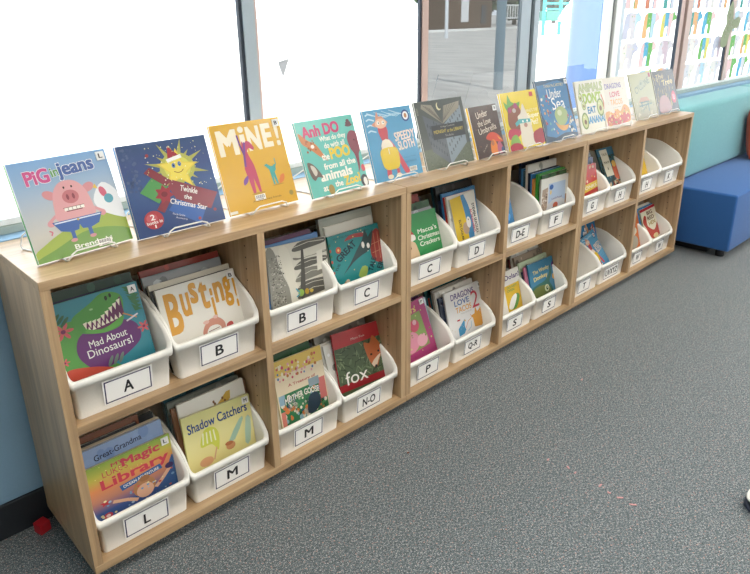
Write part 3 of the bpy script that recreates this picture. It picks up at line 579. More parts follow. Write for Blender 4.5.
def a_banana(A):
    A.rect(0, 0, 1, 1, 'E4E0CC'); A.text('ANIMALS', .52, .86, .84, .17, 'B9C08A', 0, .06, 0, '6E7A4C'); A.text("DON'T", .53, .66, .66, .22, '9DB83A', 0, .08); A.text('EAT', .46, .43, .30, .14, '2F78A8', 0, .07); A.text('BANANAS', .58, .24, .70, .15, '4A94C0', 0, .07)
    for u, v, r in ((.18, .24, .12), (.20, .54, .07), (.78, .45, .13), (.12, .7, .06)): A.ell(u, v, r, r*1.35, '6F8A3A'); A.ell(u, v, r*.75, r*1.1, 'C9CC84'); A.ell(u, v-.02, r*.36, r*.4, '7A5838'); A.ell(u-.03, v+r*.6, .012, .012, 'F4F2EA')
    A.line([(.86, .7), (.92, .55), (.9, .40)], .03, 'D8683A')
def a_dragon(A):
    A.rect(0, 0, 1, 1, 'DDD3C2'); A.text('DRAGONS', .48, .83, .62, .11, '6E5FA0', 0, .03); A.text('LOVE', .50, .66, .38, .11, 'CC4A5C', 0, .04); A.text('TACOS', .52, .50, .46, .12, 'E59A4C', 0, .03); A.text('by Adam Rubin', .52, .39, .3, .025, '8A8478', 0, 0)
    A.poly([(.04, .30), (.20, .34), (.34, .28), (.5, .36), (.62, .30), (.78, .42), (.96, .34), (.97, .08), (.7, .04), (.4, .07), (.1, .05)], 'D8903C', 3); A.poly([(.1, .2), (.3, .26), (.45, .16), (.7, .26), (.94, .2), (.9, .08), (.5, .04), (.14, .08)], 'C8402E', 3)
    A.dots(40, ['E8B84A', 'C23A3A', '7A9A3C', 'F0DCA0'], 21, (.012, .03), (.08, .06, .92, .34)); A.dots(14, ['D89A8A', 'B8B0C8', 'D8C08A'], 22, (.008, .014), (.05, .45, .95, .95))
def a_cyclone(A):
    A.rect(0, 0, 1, 1, 'A6A274'); A.grad(0, 0, 1, .4, ['8A7C50', 'A6A274']); A.text('CYCLONE', .50, .72, .74, .15, '6E7A66', .30, .02); A.ell(.48, .76, .12, .08, '9A9C78', .3); A.ell(.46, .76, .05, .03, '7C8468', .3)
    A.poly([(.22, .36), (.34, .46), (.62, .46), (.74, .36)], 'B07A50'); A.rect(.28, .34, .68, .37, '4F6A5C'); A.rect(.32, .14, .36, .34, '5E7062'); A.rect(.60, .14, .64, .34, '5E7062'); A.line([(.32, .16), (.62, .32)], .02, '5E7062'); A.line([(.2, .28), (.8, .30)], .025, '4F6A5C'); A.rect(.86, .88, .95, .97, 'A83A48'); A.dots(26, ['8E8A5C', '7C7A50', 'B8A878'], 31, (.012, .04), (.1, .04, .9, .36))
def a_gold(A):
    A.rect(0, 0, 1, 1, '3E331C'); R = random.Random(9); A.k += 1
    for i in range(70):  # gold print strokes, brightened so the cover's glare is in their colour
        u = R.uniform(.05, .92); v = R.uniform(.1, .85); k = A.k; A.line([(u, v), (u+R.uniform(-.02, .03), v+R.uniform(.05, .2))], .012, R.choice(['C09A48', 'DDBE70', '7A6230', 'A8863C'])); A.k = k
    A.k += 1; A.text('The', .3, .86, .34, .12, 'C9B070', .1, .01); A.text('Tree', .62, .72, .5, .13, 'D4BC7C', .1, .02); A.poly([(.1, .04), (.12, .3), (.3, .42), (.5, .38), (.62, .22), (.6, .05)], 'A07068', 4); A.ell(.82, .34, .10, .15, 'C8384A'); A.text('U', .82, .34, .07, .13, 'E8B8B8', 0, .03); A.poly([(.74, .06), (.76, .2), (.94, .2), (.96, .06)], '2A2622', 0)
# covers facing out of the bins
def a_dino(A):
    A.rect(0, 0, 1, 1, '2E8C9E'); A.poly([(0, 0), (0, .6), (.1, .75), (.3, .7), (.3, .3), (.6, .05), (.4, 0)], '4F9A3C', 3)
    A.poly([(.20, .30), (.24, .52), (.40, .60), (.6, .62), (.82, .55), (.90, .42), (.86, .26), (.6, .12), (.36, .08)], '6A2C74', 5)
    A.poly([(0, .0), (.55, .0), (.42, .10), (.26, .16), (.08, .2), (0, .14)], 'D24A34', 3)
    A.poly([(.28, .62), (.32, .56), (.52, .50), (.70, .52), (.76, .62), (.80, .86), (.70, .96), (.58, .97), (.46, .90), (.34, .84), (.24, .78), (.22, .68)], '4A9C3A', 5)
    A.poly([(.32, .68), (.46, .66), (.60, .72), (.72, .82), (.78, .88), (.78, .66), (.70, .58), (.50, .55), (.38, .58)], '6E2A5C', 0)
    for i in range(9): u = .35+i*.05; v = .67+max(0, i-3)*.032; A.poly([(u-.022, v+.01), (u+.022, v+.02), (u, v-.07)], 'F2EBD0')
    for i in range(8): u = .38+i*.05; v = .565+i*.008; A.poly([(u-.02, v), (u+.02, v), (u, v+.065)], 'F2EBD0')
    A.poly([(.34, .56), (.52, .50), (.70, .53), (.76, .60), (.74, .63), (.52, .54), (.36, .60)], '5CAC42', 2)
    A.ell(.63, .90, .015, .03, '1E3018'); A.ell(.68, .92, .013, .028, '1E3018'); A.ell(.45, .82, .02, .012, '8CC878')
    for u, v, r in ((.12, .66, .1), (.95, .42, .07), (.05, .30, .05)):
        for i in range(6): A.ell(u+r*.6*math.cos(i*PI/3), v+r*.6*math.sin(i*PI/3), r*.5, r*.2, 'DA5A60', i*PI/3, 10, 1 if i == 0 else 0)
        A.ell(u, v, r*.25, r*.25, '7A2C5C')
    for i in range(7): A.poly([(.82+.01*i, .98-.04*i), (.90+.02*(i % 3), .88-.04*i), (.99, .94-.05*i)], '2F7A48')
    for i in range(4): A.ell(.04+.04*i, .86-.03*i, .07, .02, '2E6A48', .8, 10)
    A.text('Mad About', .54, .42, .42, .09, 'F4F2EE', .04, .01); A.text('Dinosaurs!', .54, .31, .50, .10, 'F4F2EE', .04, .01); A.line([(.76, .66), (.90, .56)], .016, 'D88848'); A.line([(.78, .55), (.92, .60)], .02, 'E0D8E0')
    for i in range(3): A.ell(.5+.06*i, .14, .02, .07, '6B7C74', -.5, 10)
def a_bust(A):
    A.rect(0, 0, 1, 1, 'EAE6DA')
    for ch, u, v, w, h in (('B', .15, .58, .17, .66), ('u', .31, .66, .11, .38), ('s', .43, .80, .10, .34), ('t', .55, .72, .11, .46), ('i', .64, .52, .035, .56), ('n', .74, .70, .12, .34), ('g', .86, .66, .11, .50), ('!', .955, .66, .03, .60)): A.text(ch, u, v, w, h, 'E09A26', -.02, .05)
    A.poly([(.42, .10), (.46, .24), (.55, .32), (.66, .30), (.72, .18), (.68, .05), (.54, .02)], 'D8907A', 4); A.poly([(.47, .10), (.52, .20), (.62, .20), (.66, .12), (.56, .06)], 'F4F2EA', 3); A.line([(.49, .13), (.64, .15)], .01, '8A3A3A'); A.ell(.49, .29, .04, .03, 'E8B8A8'); A.ell(.62, .33, .03, .03, 'E8B8A8'); A.poly([(.72, .08), (.82, .12), (.80, .18), (.74, .16)], 'C8504A', 2)
def a_magic(A):
    A.grad(0, 0, 1, 1, ['2C4C8A', '3A5A9A', 'C07A60', 'E88A4A', 'C8C040', '8FB440']); A.poly([(.66, .0), (1, 0), (1, .62), (.9, .45), (.82, .25)], '35609E', 3)
    A.text('MY', .38, .90, .14, .06, 'D8404E', .0, .03); A.text("LUKE'S", .34, .80, .28, .10, 'D8404E', 0, .0); A.text('Magic', .64, .84, .44, .19, 'DC3C50', 0, .05); A.text('Library', .55, .62, .78, .22, 'D8384A', .02, .04); A.poly([(.34, .50), (.82, .56), (.84, .47), (.36, .40)], '2E5F9E'); A.text('OCEAN ADVENTURE', .59, .48, .42, .05, 'EDEDE0', .1, .02)
    A.ell(.60, .30, .13, .16, 'B47A4A'); A.ell(.62, .44, .06, .05, 'A06A3C'); A.ell(.60, .24, .10, .12, 'E4AE8C'); A.line([(.24, .30), (.40, .22), (.5, .14)], .05, 'E4AE8C'); A.line([(.92, .42), (.82, .30), (.72, .2)], .05, 'E4AE8C')
    A.ell(.92, .46, .05, .05, '3C2A60'); A.star(.16, .34, .06, 'D03A44'); A.ell(.16, .12, .05, .05, 'C8384A'); A.ell(.16, .12, .025, .025, 'E8C8C0'); A.dots(26, ['9CC0DC', 'E8E0A0', 'D85A4A', '6FA0CC'], 41, (.01, .022), (.05, .04, .95, .4)); A.dots(14, ['F0E070'], 42, (.005, .01), (.05, .7, .95, .97))
def a_grandma(A):
    A.grad(0, 0, 1, 1, ['7FA6D8', '7C9CD0', '8FA8D4']); A.dots(40, ['8FAADA', '7896CC'], 43, (.03, .08)); A.text('Great-Grandma', .42, .895, .60, .065, '2A2C48', .05, .02)
def a_shadow(A):
    A.grad(0, 0, 1, 1, ['E6D684', 'E8DE90', 'DDD888']); A.text('Shadow Catchers', .50, .78, .88, .17, '2A4A8C', .03, .03, .01)
    A.poly([(.2, .40), (.28, .66), (.42, .66), (.48, .50), (.44, .24), (.36, .38)], 'CDD23E', 4)
    for i in range(4): A.line([(.26+.05*i, .62), (.24+.06*i, .42)], .02, 'EEF0C0')
    A.poly([(.60, .30), (.80, .62), (.86, .60), (.70, .3)], '9CC0A8', 2); A.poly([(.84, .16), (.90, .60), (.97, .56), (.92, .16)], 'A8C8B0', 2); A.ell(.62, .22, .07, .07, 'D08A58'); A.ell(.60, .27, .06, .035, 'B8683C'); A.ell(.25, .12, .10, .08, 'E0A070'); A.line([(.36, .1), (.42, .3)], .02, 'D8A078')
def a_giraffe(A):
    A.rect(0, 0, 1, 1, 'ECE7DA'); A.poly([(.44, .68), (.76, .84), (.78, .93), (.72, .93), (.44, .76)], 'D8A830', 0); A.dots(16, ['8A5A28'], 44, (.012, .02), (.50, .74, .74, .88)); A.text('GIRAFFE', .62, .70, .26, .04, '8A3038', .3, .02); A.line([(.28, .72), (.36, .64)], .01, '5A5A5A')
def a_woods(A):
    A.rect(0, 0, 1, 1, 'D9D3C2'); A.poly([(0, 0), (0, .95), (.12, .94), (.2, .6), (.3, .3), (.34, 0)], '8F8C80', 3); R = random.Random(5)
    A.dots(170, ['6E6C62', 'A8A498', '5A584E', 'C0BCAE'], 6, (.006, .014), (.02, .05, .24, .85))
    A.poly([(.2, .92), (.34, .94), (.42, .5), (.44, 0), (.32, 0), (.3, .3)], 'E0DAC8', 3)
    for v, a in ((.90, .06), (.76, -.08), (.60, .05), (.40, .10), (.24, .05), (.12, .1)):
        A.poly([(.42, v), (.6, v+.05+a), (.98, v+.06+a*.5), (.98, v+a*.2), (.7, v-.03), (.46, v-.05)], R.choice(['6A675E', '7E7A6E', '5E5B52']), 3); A.line([(.44, v+.02), (.7, v+.03+a*.6), (.97, v+.03+a*.3)], .01, 'D0CAB8')
    A.poly([(.46, .1), (.52, .5), (.56, .85), (.60, .85), (.58, .4), (.54, .1)], '4E4B44', 2); A.poly([(.80, .46), (.90, .48), (.92, .80), (.82, .78)], 'E6E0D0')
    A.ell(.48, .17, .05, .06, '8FB84A'); A.ell(.58, .17, .035, .05, 'C8A030'); A.line([(.40, .26), (.46, .18)], .02, '4FA0B8'); A.line([(.40, .12), (.46, .16)], .02, '4FA0B8'); A.ell(.66, .16, .03, .03, 'D8B840')
def a_wolf(A):
    A.rect(0, 0, 1, 1, '1E8C8E'); A.text('ANN SMALLMAN & ANDY COLEMAN', .45, .93, .7, .035, '0F4A56', .0, .01)
    A.poly([(.78, .62), (.86, .86), (1, .86), (1, .3), (.86, .3), (.78, .42)], 'A03A34', 3); A.line([(.86, .36), (.88, .84)], .012, 'C87A5A'); A.line([(.95, .34), (.96, .84)], .012, 'C87A5A'); A.line([(.8, .48), (1, .5)], .012, 'C87A5A'); A.line([(.8, .64), (1, .66)], .012, 'C87A5A')
    A.poly([(.30, .84), (.40, .92), (.6, .92), (.74, .88), (.72, .82), (.5, .86)], 'A83A3A', 2)
    A.poly([(.18, .26), (.40, .42), (.58, .50), (.76, .56), (.82, .70), (.88, .92), (.76, .80), (.72, .96), (.64, .78), (.50, .62), (.34, .42)], '2F4A4C', 2); A.ell(.64, .68, .03, .06, 'F2F0E8'); A.ell(.74, .64, .03, .05, 'F2F0E8')
    A.text('THE', .10, .42, .14, .05, '14323E', 1.0, .02); A.text('GREAT', .30, .66, .44, .13, '14323E', .55, .05); A.text('TALE', .76, .28, .26, .10, '14323E', 1.1, .05); A.text('ER', .92, .22, .14, .11, '14323E', 1.0, .05)
    A.poly([(.46, .16), (.56, .30), (.66, .26), (.62, .12), (.52, .1)], '9CB84A', 2); A.ell(.16, .72, .05, .06, 'D05A40'); A.ell(.16, .72, .02, .025, 'E8C070'); A.poly([(.10, .02), (.20, .14), (.26, .06), (.2, 0)], 'C8763A', 2); A.ell(.24, .12, .04, .04, 'E0C0A0'); A.dots(14, ['E8D870', 'C8E0D0'], 51, (.006, .012))
    for i in range(8): A.rect(0, .12+i*.1, .03, .17+i*.1, ('D0503C', '2E7A4A')[i % 2], 0)
def a_white(A): A.rect(0, 0, 1, 1, 'DDD8CA'); A.text('QQSJ', .16, .86, .2, .05, '6A6A66', 0, .01)
def a_pedia(A): A.rect(0, 0, 1, 1, 'B9BCB0'); A.rect(.03, .03, .97, .97, 'C4C6B8'); A.text('PICTUREPEDIA', .50, .87, .84, .06, '5E6A70', 0, .03)
def a_goose(A):
    A.rect(0, 0, 1, 1, 'EAD7B4'); A.poly([(0, .78), (1, .78), (1, 1), (0, 1)], 'E2BE58'); A.dots(60, ['D8506A', 'E8A0A8', 'F0E6C0', '5F86B8', 'C8763A'], 61, (.012, .028), (.05, .70, .95, .93)); A.text('A Treasury of', .52, .60, .56, .055, 'C03048', 0, .02)
    A.rect(.02, .05, .98, .50, '2F7A4C'); A.dots(90, ['1E5A3A', '4F9A5A', 'E8E4D0', '26486A', 'D87A3A', 'E0D8C4', '8CB8C8'], 62, (.015, .05), (.06, .08, .94, .44)); A.poly([(.54, .1), (.6, .32), (.76, .36), (.84, .2), (.7, .08)], '243A4C', 3)
    A.rect(.84, .22, .98, .54, 'D8706A'); A.rect(.64, .46, .86, .58, '8AA0A8'); A.rect(.02, .05, .10, .26, 'D87A6A'); A.rect(.02, .36, .14, .5, '8CB0C4'); A.text('MOTHER GOOSE', .48, .39, .70, .09, 'EFEBDA', 0, .03, .03, '2A3A34')
def a_fox(A):
    A.rect(0, 0, 1, 1, '4A5C3A')
    R = random.Random(3); A.k += 1
    for i in range(110):
        k = A.k; u, v = R.uniform(.03, .95), R.uniform(.10, .70); a = R.uniform(0, 3); A.line([(u, v), (u+.12*math.cos(a), v+.10*math.sin(a))], R.uniform(.01, .02), R.choice(['647850', '38482C', '7A8C5E', '2C3A24'])); A.k = k
    A.k += 1; A.rect(0, .74, 1, 1, 'C0282C'); A.rect(0, 0, 1, .12, 'A82028'); A.text('Mem Fox', .5, .83, .28, .04, 'E8C8B8', 0, 0)
    A.poly([(.62, .52), (.60, .70), (.72, .66), (.80, .78), (.92, .62), (.96, .48), (.88, .34), (.80, .20), (.72, .26), (.66, .38)], 'C2602E', 3); A.poly([(.70, .30), (.78, .22), (.86, .34), (.92, .42), (.84, .40)], 'E6C8A8', 2); A.ell(.72, .46, .025, .018, '2A2018'); A.ell(.88, .48, .022, .018, '2A2018'); A.ell(.785, .23, .03, .03, '201818'); A.text('fox', .36, .20, .46, .22, 'F0ECE0', .0, -.005)
def a_xmas(A):
    A.rect(0, 0, 1, 1, '2F9A4E'); A.poly([(0, .94), (.12, .92), (.30, .78), (.42, .55), (.20, .5), (0, .5)], 'C03A48', 3); A.poly([(0, .56), (.38, .60), (.44, .50), (.36, .46), (0, .44)], 'EDE6DC', 3); A.poly([(0, .46), (.36, .46), (.44, .28), (.42, .05), (0, .0)], 'DDB890', 3); A.ell(.24, .34, .07, .06, '3A2E28'); A.ell(.25, .35, .03, .03, 'E8E4DC'); A.ell(.08, .24, .08, .07, 'C87A6A')
    A.text("Macca's", .73, .62, .44, .10, 'EDF2E2', 0, .02); A.text('Christmas', .74, .48, .50, .10, 'EDF2E2', 0, .02); A.text('Crackers', .74, .35, .46, .10, 'EDF2E2', 0, .02)
def a_gull(A):
    A.rect(0, 0, 1, 1, 'E2E0D6'); A.rect(.0, .0, .50, 1, 'E0B81C'); A.poly([(.44, 1), (.58, 1), (.76, .5), (.70, 0), (.5, 0), (.50, .6)], '3F8AC0', 2); A.text('STEVEN SEAGULL', .88, .42, .66, .11, '2A2A2E', -PI/2, .04); A.text('ACTION HERO', .76, .40, .50, .09, 'C8384A', -PI/2, .04); A.text('ELYS DOLAN', .24, .30, .44, .09, '2E2A28', -PI/2, .03)
    A.ell(.44, .3, .13, .13, 'B89878', .3); A.ell(.58, .4, .09, .12, 'E8E4D8'); A.ell(.58, .46, .02, .02, '242424')
def a_piglets(A):
    A.rect(0, 0, 1, 1, 'B83C78'); A.poly([(.1, .1), (.1, .78), (.82, .78), (.86, .1)], '86A050', 0); A.ell(.6, .56, .12, .12, 'D8506A'); A.ell(.62, .62, .05, .05, 'E8B0B8'); A.ell(.4, .3, .24, .2, 'E08AA0'); A.ell(.34, .32, .04, .04, 'C86080'); A.ell(.7, .24, .14, .12, 'E8A0B0'); A.ell(.24, .6, .14, .1, '5A8A48'); A.text('PIGLETS', .46, .84, .56, .08, 'E8D070', 0, .04); A.dots(20, ['E8C8D8', 'C8D870', '6F8A40'], 66, (.01, .02))
def a_taco2(A):
    A.rect(0, 0, 1, 1, 'E2DFDC'); A.text('DRAGONS', .46, .86, .62, .13, '5C4488', 0, .03); A.text('LOVE', .42, .71, .40, .12, '4A6AA8', 0, .03); A.text('TACOS', .44, .56, .42, .12, 'E59A34', 0, .03); A.text('2', .77, .66, .20, .36, 'D03A4C', 0, .0); A.text('THE SEQUEL', .50, .46, .30, .03, '9A9A9A', 0, 0)
    A.poly([(.66, .08), (.64, .28), (.58, .34), (.70, .36), (.74, .50), (.78, .38), (.92, .46), (.88, .30), (.96, .14), (.84, .05)], 'E0962C', 0); A.poly([(.22, .02), (.22, .18), (.32, .26), (.42, .34), (.40, .22), (.46, .16), (.36, .04)], '3E96C8', 0); A.ell(.50, .17, .10, .13, 'E2DFDC', .4); A.line([(.42, .14), (.50, .26), (.6, .3)], .012, 'E07A34'); A.line([(.46, .06), (.56, .12), (.58, .24)], .012, '5FA8D0'); A.ell(.42, .30, .02, .02, 'D8B030'); A.rect(.22, .34, .3, .37, 'C03040'); A.dots(18, ['D8A8A0', 'B0A8C8', 'C8B890'], 71, (.006, .014))
def a_fete(A):
    A.rect(0, 0, 1, 1, 'DAD8CE'); A.poly([(.02, .1), (.22, .1), (.24, .76), (.05, .72)], 'A8907C', 0); A.dots(26, ['8A6A5A', 'C8A88C', '6A5248', 'E0D0C0'], 73, (.012, .03), (.03, .12, .22, .7)); A.rect(.26, .06, .86, .84, 'A9BFDC'); A.poly([(.26, .06), (.86, .06), (.86, .3), (.6, .4), (.26, .3)], 'C8C8CC', 2); A.ell(.36, .74, .07, .07, '2F5FA8'); A.text('Lost & Found', .56, .42, .36, .05, '8A4A4A', 0, .02); A.ell(.52, .22, .09, .09, 'C85A3C'); A.ell(.50, .14, .12, .05, '5A6A4A'); A.ell(.34, .60, .03, .06, 'E8C060'); A.rect(.86, .2, .96, .45, 'B08A6A')
def a_dolan(A):
    A.rect(0, 0, 1, 1, 'E9E4DA'); A.text('Dolan!', .74, .84, .5, .12, '5A3A80', 0, .03)
    A.rect(.42, .03, .94, .66, 'E2B41A'); A.text('DO NOT', .68, .60, .34, .06, '5F9A3A', 0, .03); A.text('OPEN', .62, .52, .24, .06, '5F9A3A', 0, .03); A.poly([(.5, .1), (.62, .3), (.8, .4), (.88, .3), (.7, .06)], '5F9A3A', 3); A.poly([(.46, .12), (.58, .32), (.74, .40), (.78, .32), (.6, .08)], 'F2F0E4', 3)
def a_donkey(A):
    A.rect(0, 0, 1, 1, '2F7FA6'); A.text('The Wonky', .42, .72, .58, .14, 'E6D67C', .06, .03, .01); A.text('Donkey', .38, .54, .50, .15, 'E6D67C', .06, .04, .01); A.poly([(0, .0), (0, .30), (.2, .38), (.5, .42), (.7, .60), (.74, .80), (.78, .55), (.66, .36), (.72, .2), (.7, 0)], '2A6A5E', 3); A.poly([(0, 0), (0, .22), (.2, .32), (.5, .30), (.66, .16), (.6, 0)], '6E7A3A', 3)
    A.ell(.54, .20, .08, .10, 'C8D0A0'); A.ell(.55, .20, .04, .055, '3A5A3A'); A.ell(.56, .21, .015, .02, 'E8EAD0'); A.ell(.86, .44, .08, .09, 'E8A820'); A.ell(.88, .76, .075, .09, '5A3A7A')
def a_redbk(A): A.rect(0, 0, 1, 1, 'D03A34'); A.poly([(0, .2), (1, .3), (1, .5), (0, .42)], 'E8C43A'); A.text('MONKS', .55, .36, .8, .1, 'F0E6C0', .05, .04); A.dots(22, ['E89A3A', 'C02A50', 'F0C8A0'], 77, (.02, .05), (.1, .5, .9, .95)); A.text('CLUES', .5, .12, .6, .08, 'E8A040', 0, .04)
def a_jungle(A):
    A.rect(0, 0, 1, 1, '2C5660'); A.dots(90, ['1E3A3E', '3A7A6A', '5A8A9A', '24483A'], 81, (.03, .07)); A.rect(.0, .82, 1, 1, '2A6A8A'); A.poly([(.15, .96), (.6, .96), (.64, .34), (.2, .34)], 'DCD6BE', 0); A.text('TALES', .4, .85, .32, .06, '5A5A4A', 0, .02); A.text('MINNOW', .4, .66, .34, .06, '5A5A4A', 0, .02); A.text('&', .4, .52, .08, .07, '5A5A4A', 0, .02)
    A.poly([(.66, .30), (.70, .62), (.9, .64), (.97, .4), (.88, .22)], 'D8582E', 3); A.ell(.8, .6, .12, .08, 'E8B040'); A.dots(16, ['D87A4A', 'C8B08A', 'B0462E', 'E8D8B0'], 82, (.03, .06), (.2, .06, .9, .26))
def a_yel(A): A.rect(0, 0, 1, 1, 'E6B81C'); A.rect(0, 0, .5, 1, 'E2DED0'); A.poly([(.05, .2), (.2, .5), (.4, .3)], 'E09A2C', 2)
def a_hen(A):
    A.rect(0, 0, 1, 1, 'E6DDC0'); A.rect(0, .92, 1, 1, 'C82838'); A.text('BIG', .55, .82, .36, .12, '6A3A30', 0, .04); A.text('RED', .55, .66, .42, .12, '6A3A30', 0, .04); A.text('HEN', .56, .50, .42, .12, 'A8863A', 0, .04); A.poly([(.02, .60), (.16, .78), (.28, .74), (.24, .5), (.34, .38), (.6, .26), (.88, .46), (.98, .4), (.94, .1), (.6, .02), (.3, .06), (.14, .4)], 'C23A2E', 3); A.ell(.6, .08, .16, .07, 'E8C88C'); A.ell(.18, .68, .02, .02, '201818')
def a_orange(A): A.rect(0, 0, 1, 1, 'E07030'); A.ell(.5, .2, .3, .2, 'A8A08C'); A.ell(.5, .5, .3, .14, 'D8D0B0'); A.ell(.4, .8, .3, .12, '6A9A4A')
def a_pups(A): A.rect(0, 0, 1, 1, '2F7FB8'); A.dots(40, ['C83A3A', 'E8E0D8', 'B85A48', '6A3A34', 'E8A060'], 91, (.03, .07), (.1, .55, .9, .85)); A.text('PUPS', .5, .72, .5, .1, 'F2EEEA', 0, .05)
def plain(c, seed=1, txt=None, tc='EDEDE6'):
    R = random.Random(seed)
    def f(A):
        A.rect(0, 0, 1, 1, c); b = hexc(c); v = [tuple(max(0, min(255, int(x*q))) for x in b) for q in (.8, 1.15, .65, 1.3)]
        h = ['%02X%02X%02X' % q for q in v]
        A.dots(16, h, seed, (.02, .07), (.05, .5, .95, .97))
        if txt: A.text(txt, .5, .9, .7, .05, tc, 0, .02)
    return f
# ------------------------------------------------------------------ books on the case tops, each leaning on its own wire easel
def stand(x, y, w, h, lean, yaw, label):
    r = .0017; hw = .052; rw = min(.075, w*.42); z = r
    up = .62*h; yb = lambda s: s*math.sin(lean)+.018; zb = lambda s: s*math.cos(lean)+.006
    P = [(-rw, .115, z)]
    left = [(-hw, -.002, z), (-hw-.002, -.010, z), (-hw-.001, -.020, z+.003), (-hw+.006, -.024, .016), (-hw+.018, -.022, .021)]
    right = [(-p[0], p[1], p[2]) for p in left[::-1]]
    rear_r = [(rw*.9, .105, z), (rw, .135, z), (rw, .142, z+.006), (rw*.93, .138, .03), (rw*.55, yb(up*.72)+.004, zb(up*.72)), (rw*.34, yb(up*.95)+.002, zb(up*.95)), (0, yb(up)+.002, zb(up)+.004)]
    rear_l = [(-p[0], p[1], p[2]) for p in rear_r[:-1]][::-1]
    o = MB(); o.tube(left+right+rear_r+rear_l, r, 8, True)
    e = o.build('wire_easel', M_WIRE, None, (x, y, HT)); e.rotation_euler = (0, 0, yaw); tag(e, label, 'book stand', 'white wire book easels')
DISP = [
 ('pig', (.031, .081, .123, .340, .205, .203), a_pig, '5FA05A', 'L', (.62, .015), .012, 'pale blue picture book titled Pig in Jeans, on an easel at the near end'),
 ('star', (.240, .086, -.003, .318, .215, .205), a_star, '2F6FB0', None, None, .014, 'dark blue Christmas star picture book on an easel'),
 ('mine', (.475, .092, .019, .312, .205, .221), a_mine, 'D8A020', 'B', (.38, .105), .009, 'yellow picture book titled MiNE! on an easel'),
 ('zoo', (.714, .074, .047, .337, .209, .204), a_zoo, '4FB0A4', None, None, .009, 'turquoise picture book about poo from zoo animals, on an easel'),
 ('sloth', (.946, .075, -.006, .300, .193, .207), a_sloth, '4C9BC8', None, (.72, .06), .010, 'bright blue Speedy Sloth picture book on top of the case, on an easel'),
 ('library', (1.160, .072, -.014, .322, .222, .212), a_library, '4A5048', None, None, .009, 'dark grey Midnight at the Library book on an easel'),
 ('umbrella', (1.402, .065, .021, .327, .153, .172), a_umbrella, 'DDAE1C', 'B', None, .012, 'small dark brown umbrella picture book with a yellow spine, on an easel'),
 ('super', (1.577, .062, .006, .322, .216, .203), a_super, 'E0C020', None, None, .010, 'yellow picture book with masked animals titled Super, on an easel'),
 ('sea', (1.799, .061, .009, .336, .222, .229), a_sea, '2F6088', 'M', None, .009, 'deep blue undersea picture book on an easel'),
 ('banana', (2.044, .059, -.023, .281, .206, .206), a_banana, 'D8D4C0', None, None, .008, 'cream picture book with avocados saying eat bananas, on an easel'),
 ('dragon', (2.225, .052, -.015, .304, .214, .205), a_dragon, 'D8CEBC', None, None, .008, 'cream Dragons Love Tacos picture book on top of the case'),
 ('cyclone', (2.525, .069, .008, .329, .213, .204), a_cyclone, '98946A', None, None, .008, 'olive Cyclone picture book on an easel, second from the far end'),
 ('gold', (2.750, .073, -.014, .320, .215, .200), a_gold, '4A4436', None, None, .008, 'dark gold picture book with a red badge, on the easel at the far end')]
for key, (x, y, yaw, lean, w, h), art, sp, stk, bc, t, lab in DISP:
    zz = .0055
    book(w, h, t, 'E6E2DA', art, (x, y, HT+zz), yaw, lean, 0, lab, 'display books on the case tops', sp, True, stk, bc)
    cx, cy = x+math.cos(yaw)*w/2, y+math.sin(yaw)*w/2
    stand(cx, cy, w, h, lean, yaw, 'white wire easel holding the '+lab.split(', on')[0].replace(' on an easel', '').replace(' on top of the case', ''))
# ------------------------------------------------------------------ books in the bins
# front covers: bin, x left (at the foot), width, height, print, spine, sticker, roll, label
LEAN = .3
FR = [
 ('A', .033, .200, .234, a_dino, '2F7A48', 'A', -.01, 'green dinosaur picture book at the front of bin A'),
 ('B', .268, .209, .200, a_bust, 'D8D2C4', 'B', .0, 'cream picture book titled Busting! at the front of the first B bin'),
 ('L', .032, .213, .186, a_magic, 'C8B840', 'L', .0, 'orange and green Magic Library picture book at the front of bin L'),
 ('M', .270, .195, .198, a_shadow, 'D8CC78', 'M', .05, 'pale yellow Shadow Catchers picture book in the first M bin'),
 ('B2', .549, .195, .217, a_woods, 'B8B2A0', None, .06, 'black and white woodland picture book in the second B bin'),
 ('C', .768, .193, .209, a_wolf, '2A7A6E', None, .0, 'teal wolf picture book at the front of the first C bin'),
 ('M2', .555, .170, .242, a_goose, 'D8C8A0', None, .03, 'green and yellow Mother Goose treasury in the second M bin'),
 ('NO', .772, .193, .238, a_fox, 'A8242C', None, .07, 'red and green picture book titled fox at the front of bin N-O'),
 ('C2', 1.030, .200, .200, a_xmas, '2F9A4E', None, .0, "green Christmas crackers picture book in the second C bin"),
 ('D', 1.306, .124, .213, a_gull, 'D8D4C8', None, -.08, 'yellow and white seagull picture book in bin D'),
 ('P', 1.035, .180, .237, a_piglets, 'B03A72', 'P', -.09, 'pink picture book with pigs in bin P'),
 ('QR', 1.282, .202, .226, a_taco2, 'D4D0CC', 'R', .02, 'white Dragons Love Tacos 2 picture book at the front of bin Q-R'),
 ('F', 1.768, .196, .191, a_fete, 'B0AAA0', None, .02, 'pale framed-picture book at the front of bin F'),
 ('S', 1.545, .185, .212, a_dolan, 'DCD6CA', None, .0, 'white picture book with a yellow panel in the first S bin'),
 ('S2', 1.782, .196, .197, a_donkey, '2F7FA6', None, .02, 'blue Wonky Donkey picture book at the front of the second S bin'),
 ('G', 2.070, .150, .190, a_redbk, 'C83A34', None, .0, 'red and yellow thin book at the front of bin G'),
 ('H', 2.322, .138, .236, a_jungle, '2A4A50', None, .02, 'dark teal animal tales book leaning left in the first H bin'),
 ('H2', 2.562, .165, .205, a_yel, 'E2B41A', None, .0, 'yellow and white book leaning left in the second H bin'),
 ('UV', 2.302, .130, .200, a_sloth, '4C9BC8', None, -.2, 'bright blue Speedy Sloth picture book tilted left inside bin UVXYZ'),
 ('W', 2.560, .165, .222, a_orange, 'E07030', None, .02, 'orange picture book in the first W bin'),
 ('W2', 2.795, .168, .216, a_hen, 'C8BFA0', None, -.03, 'cream and red Big Red Hen book at the front of the last W bin')]
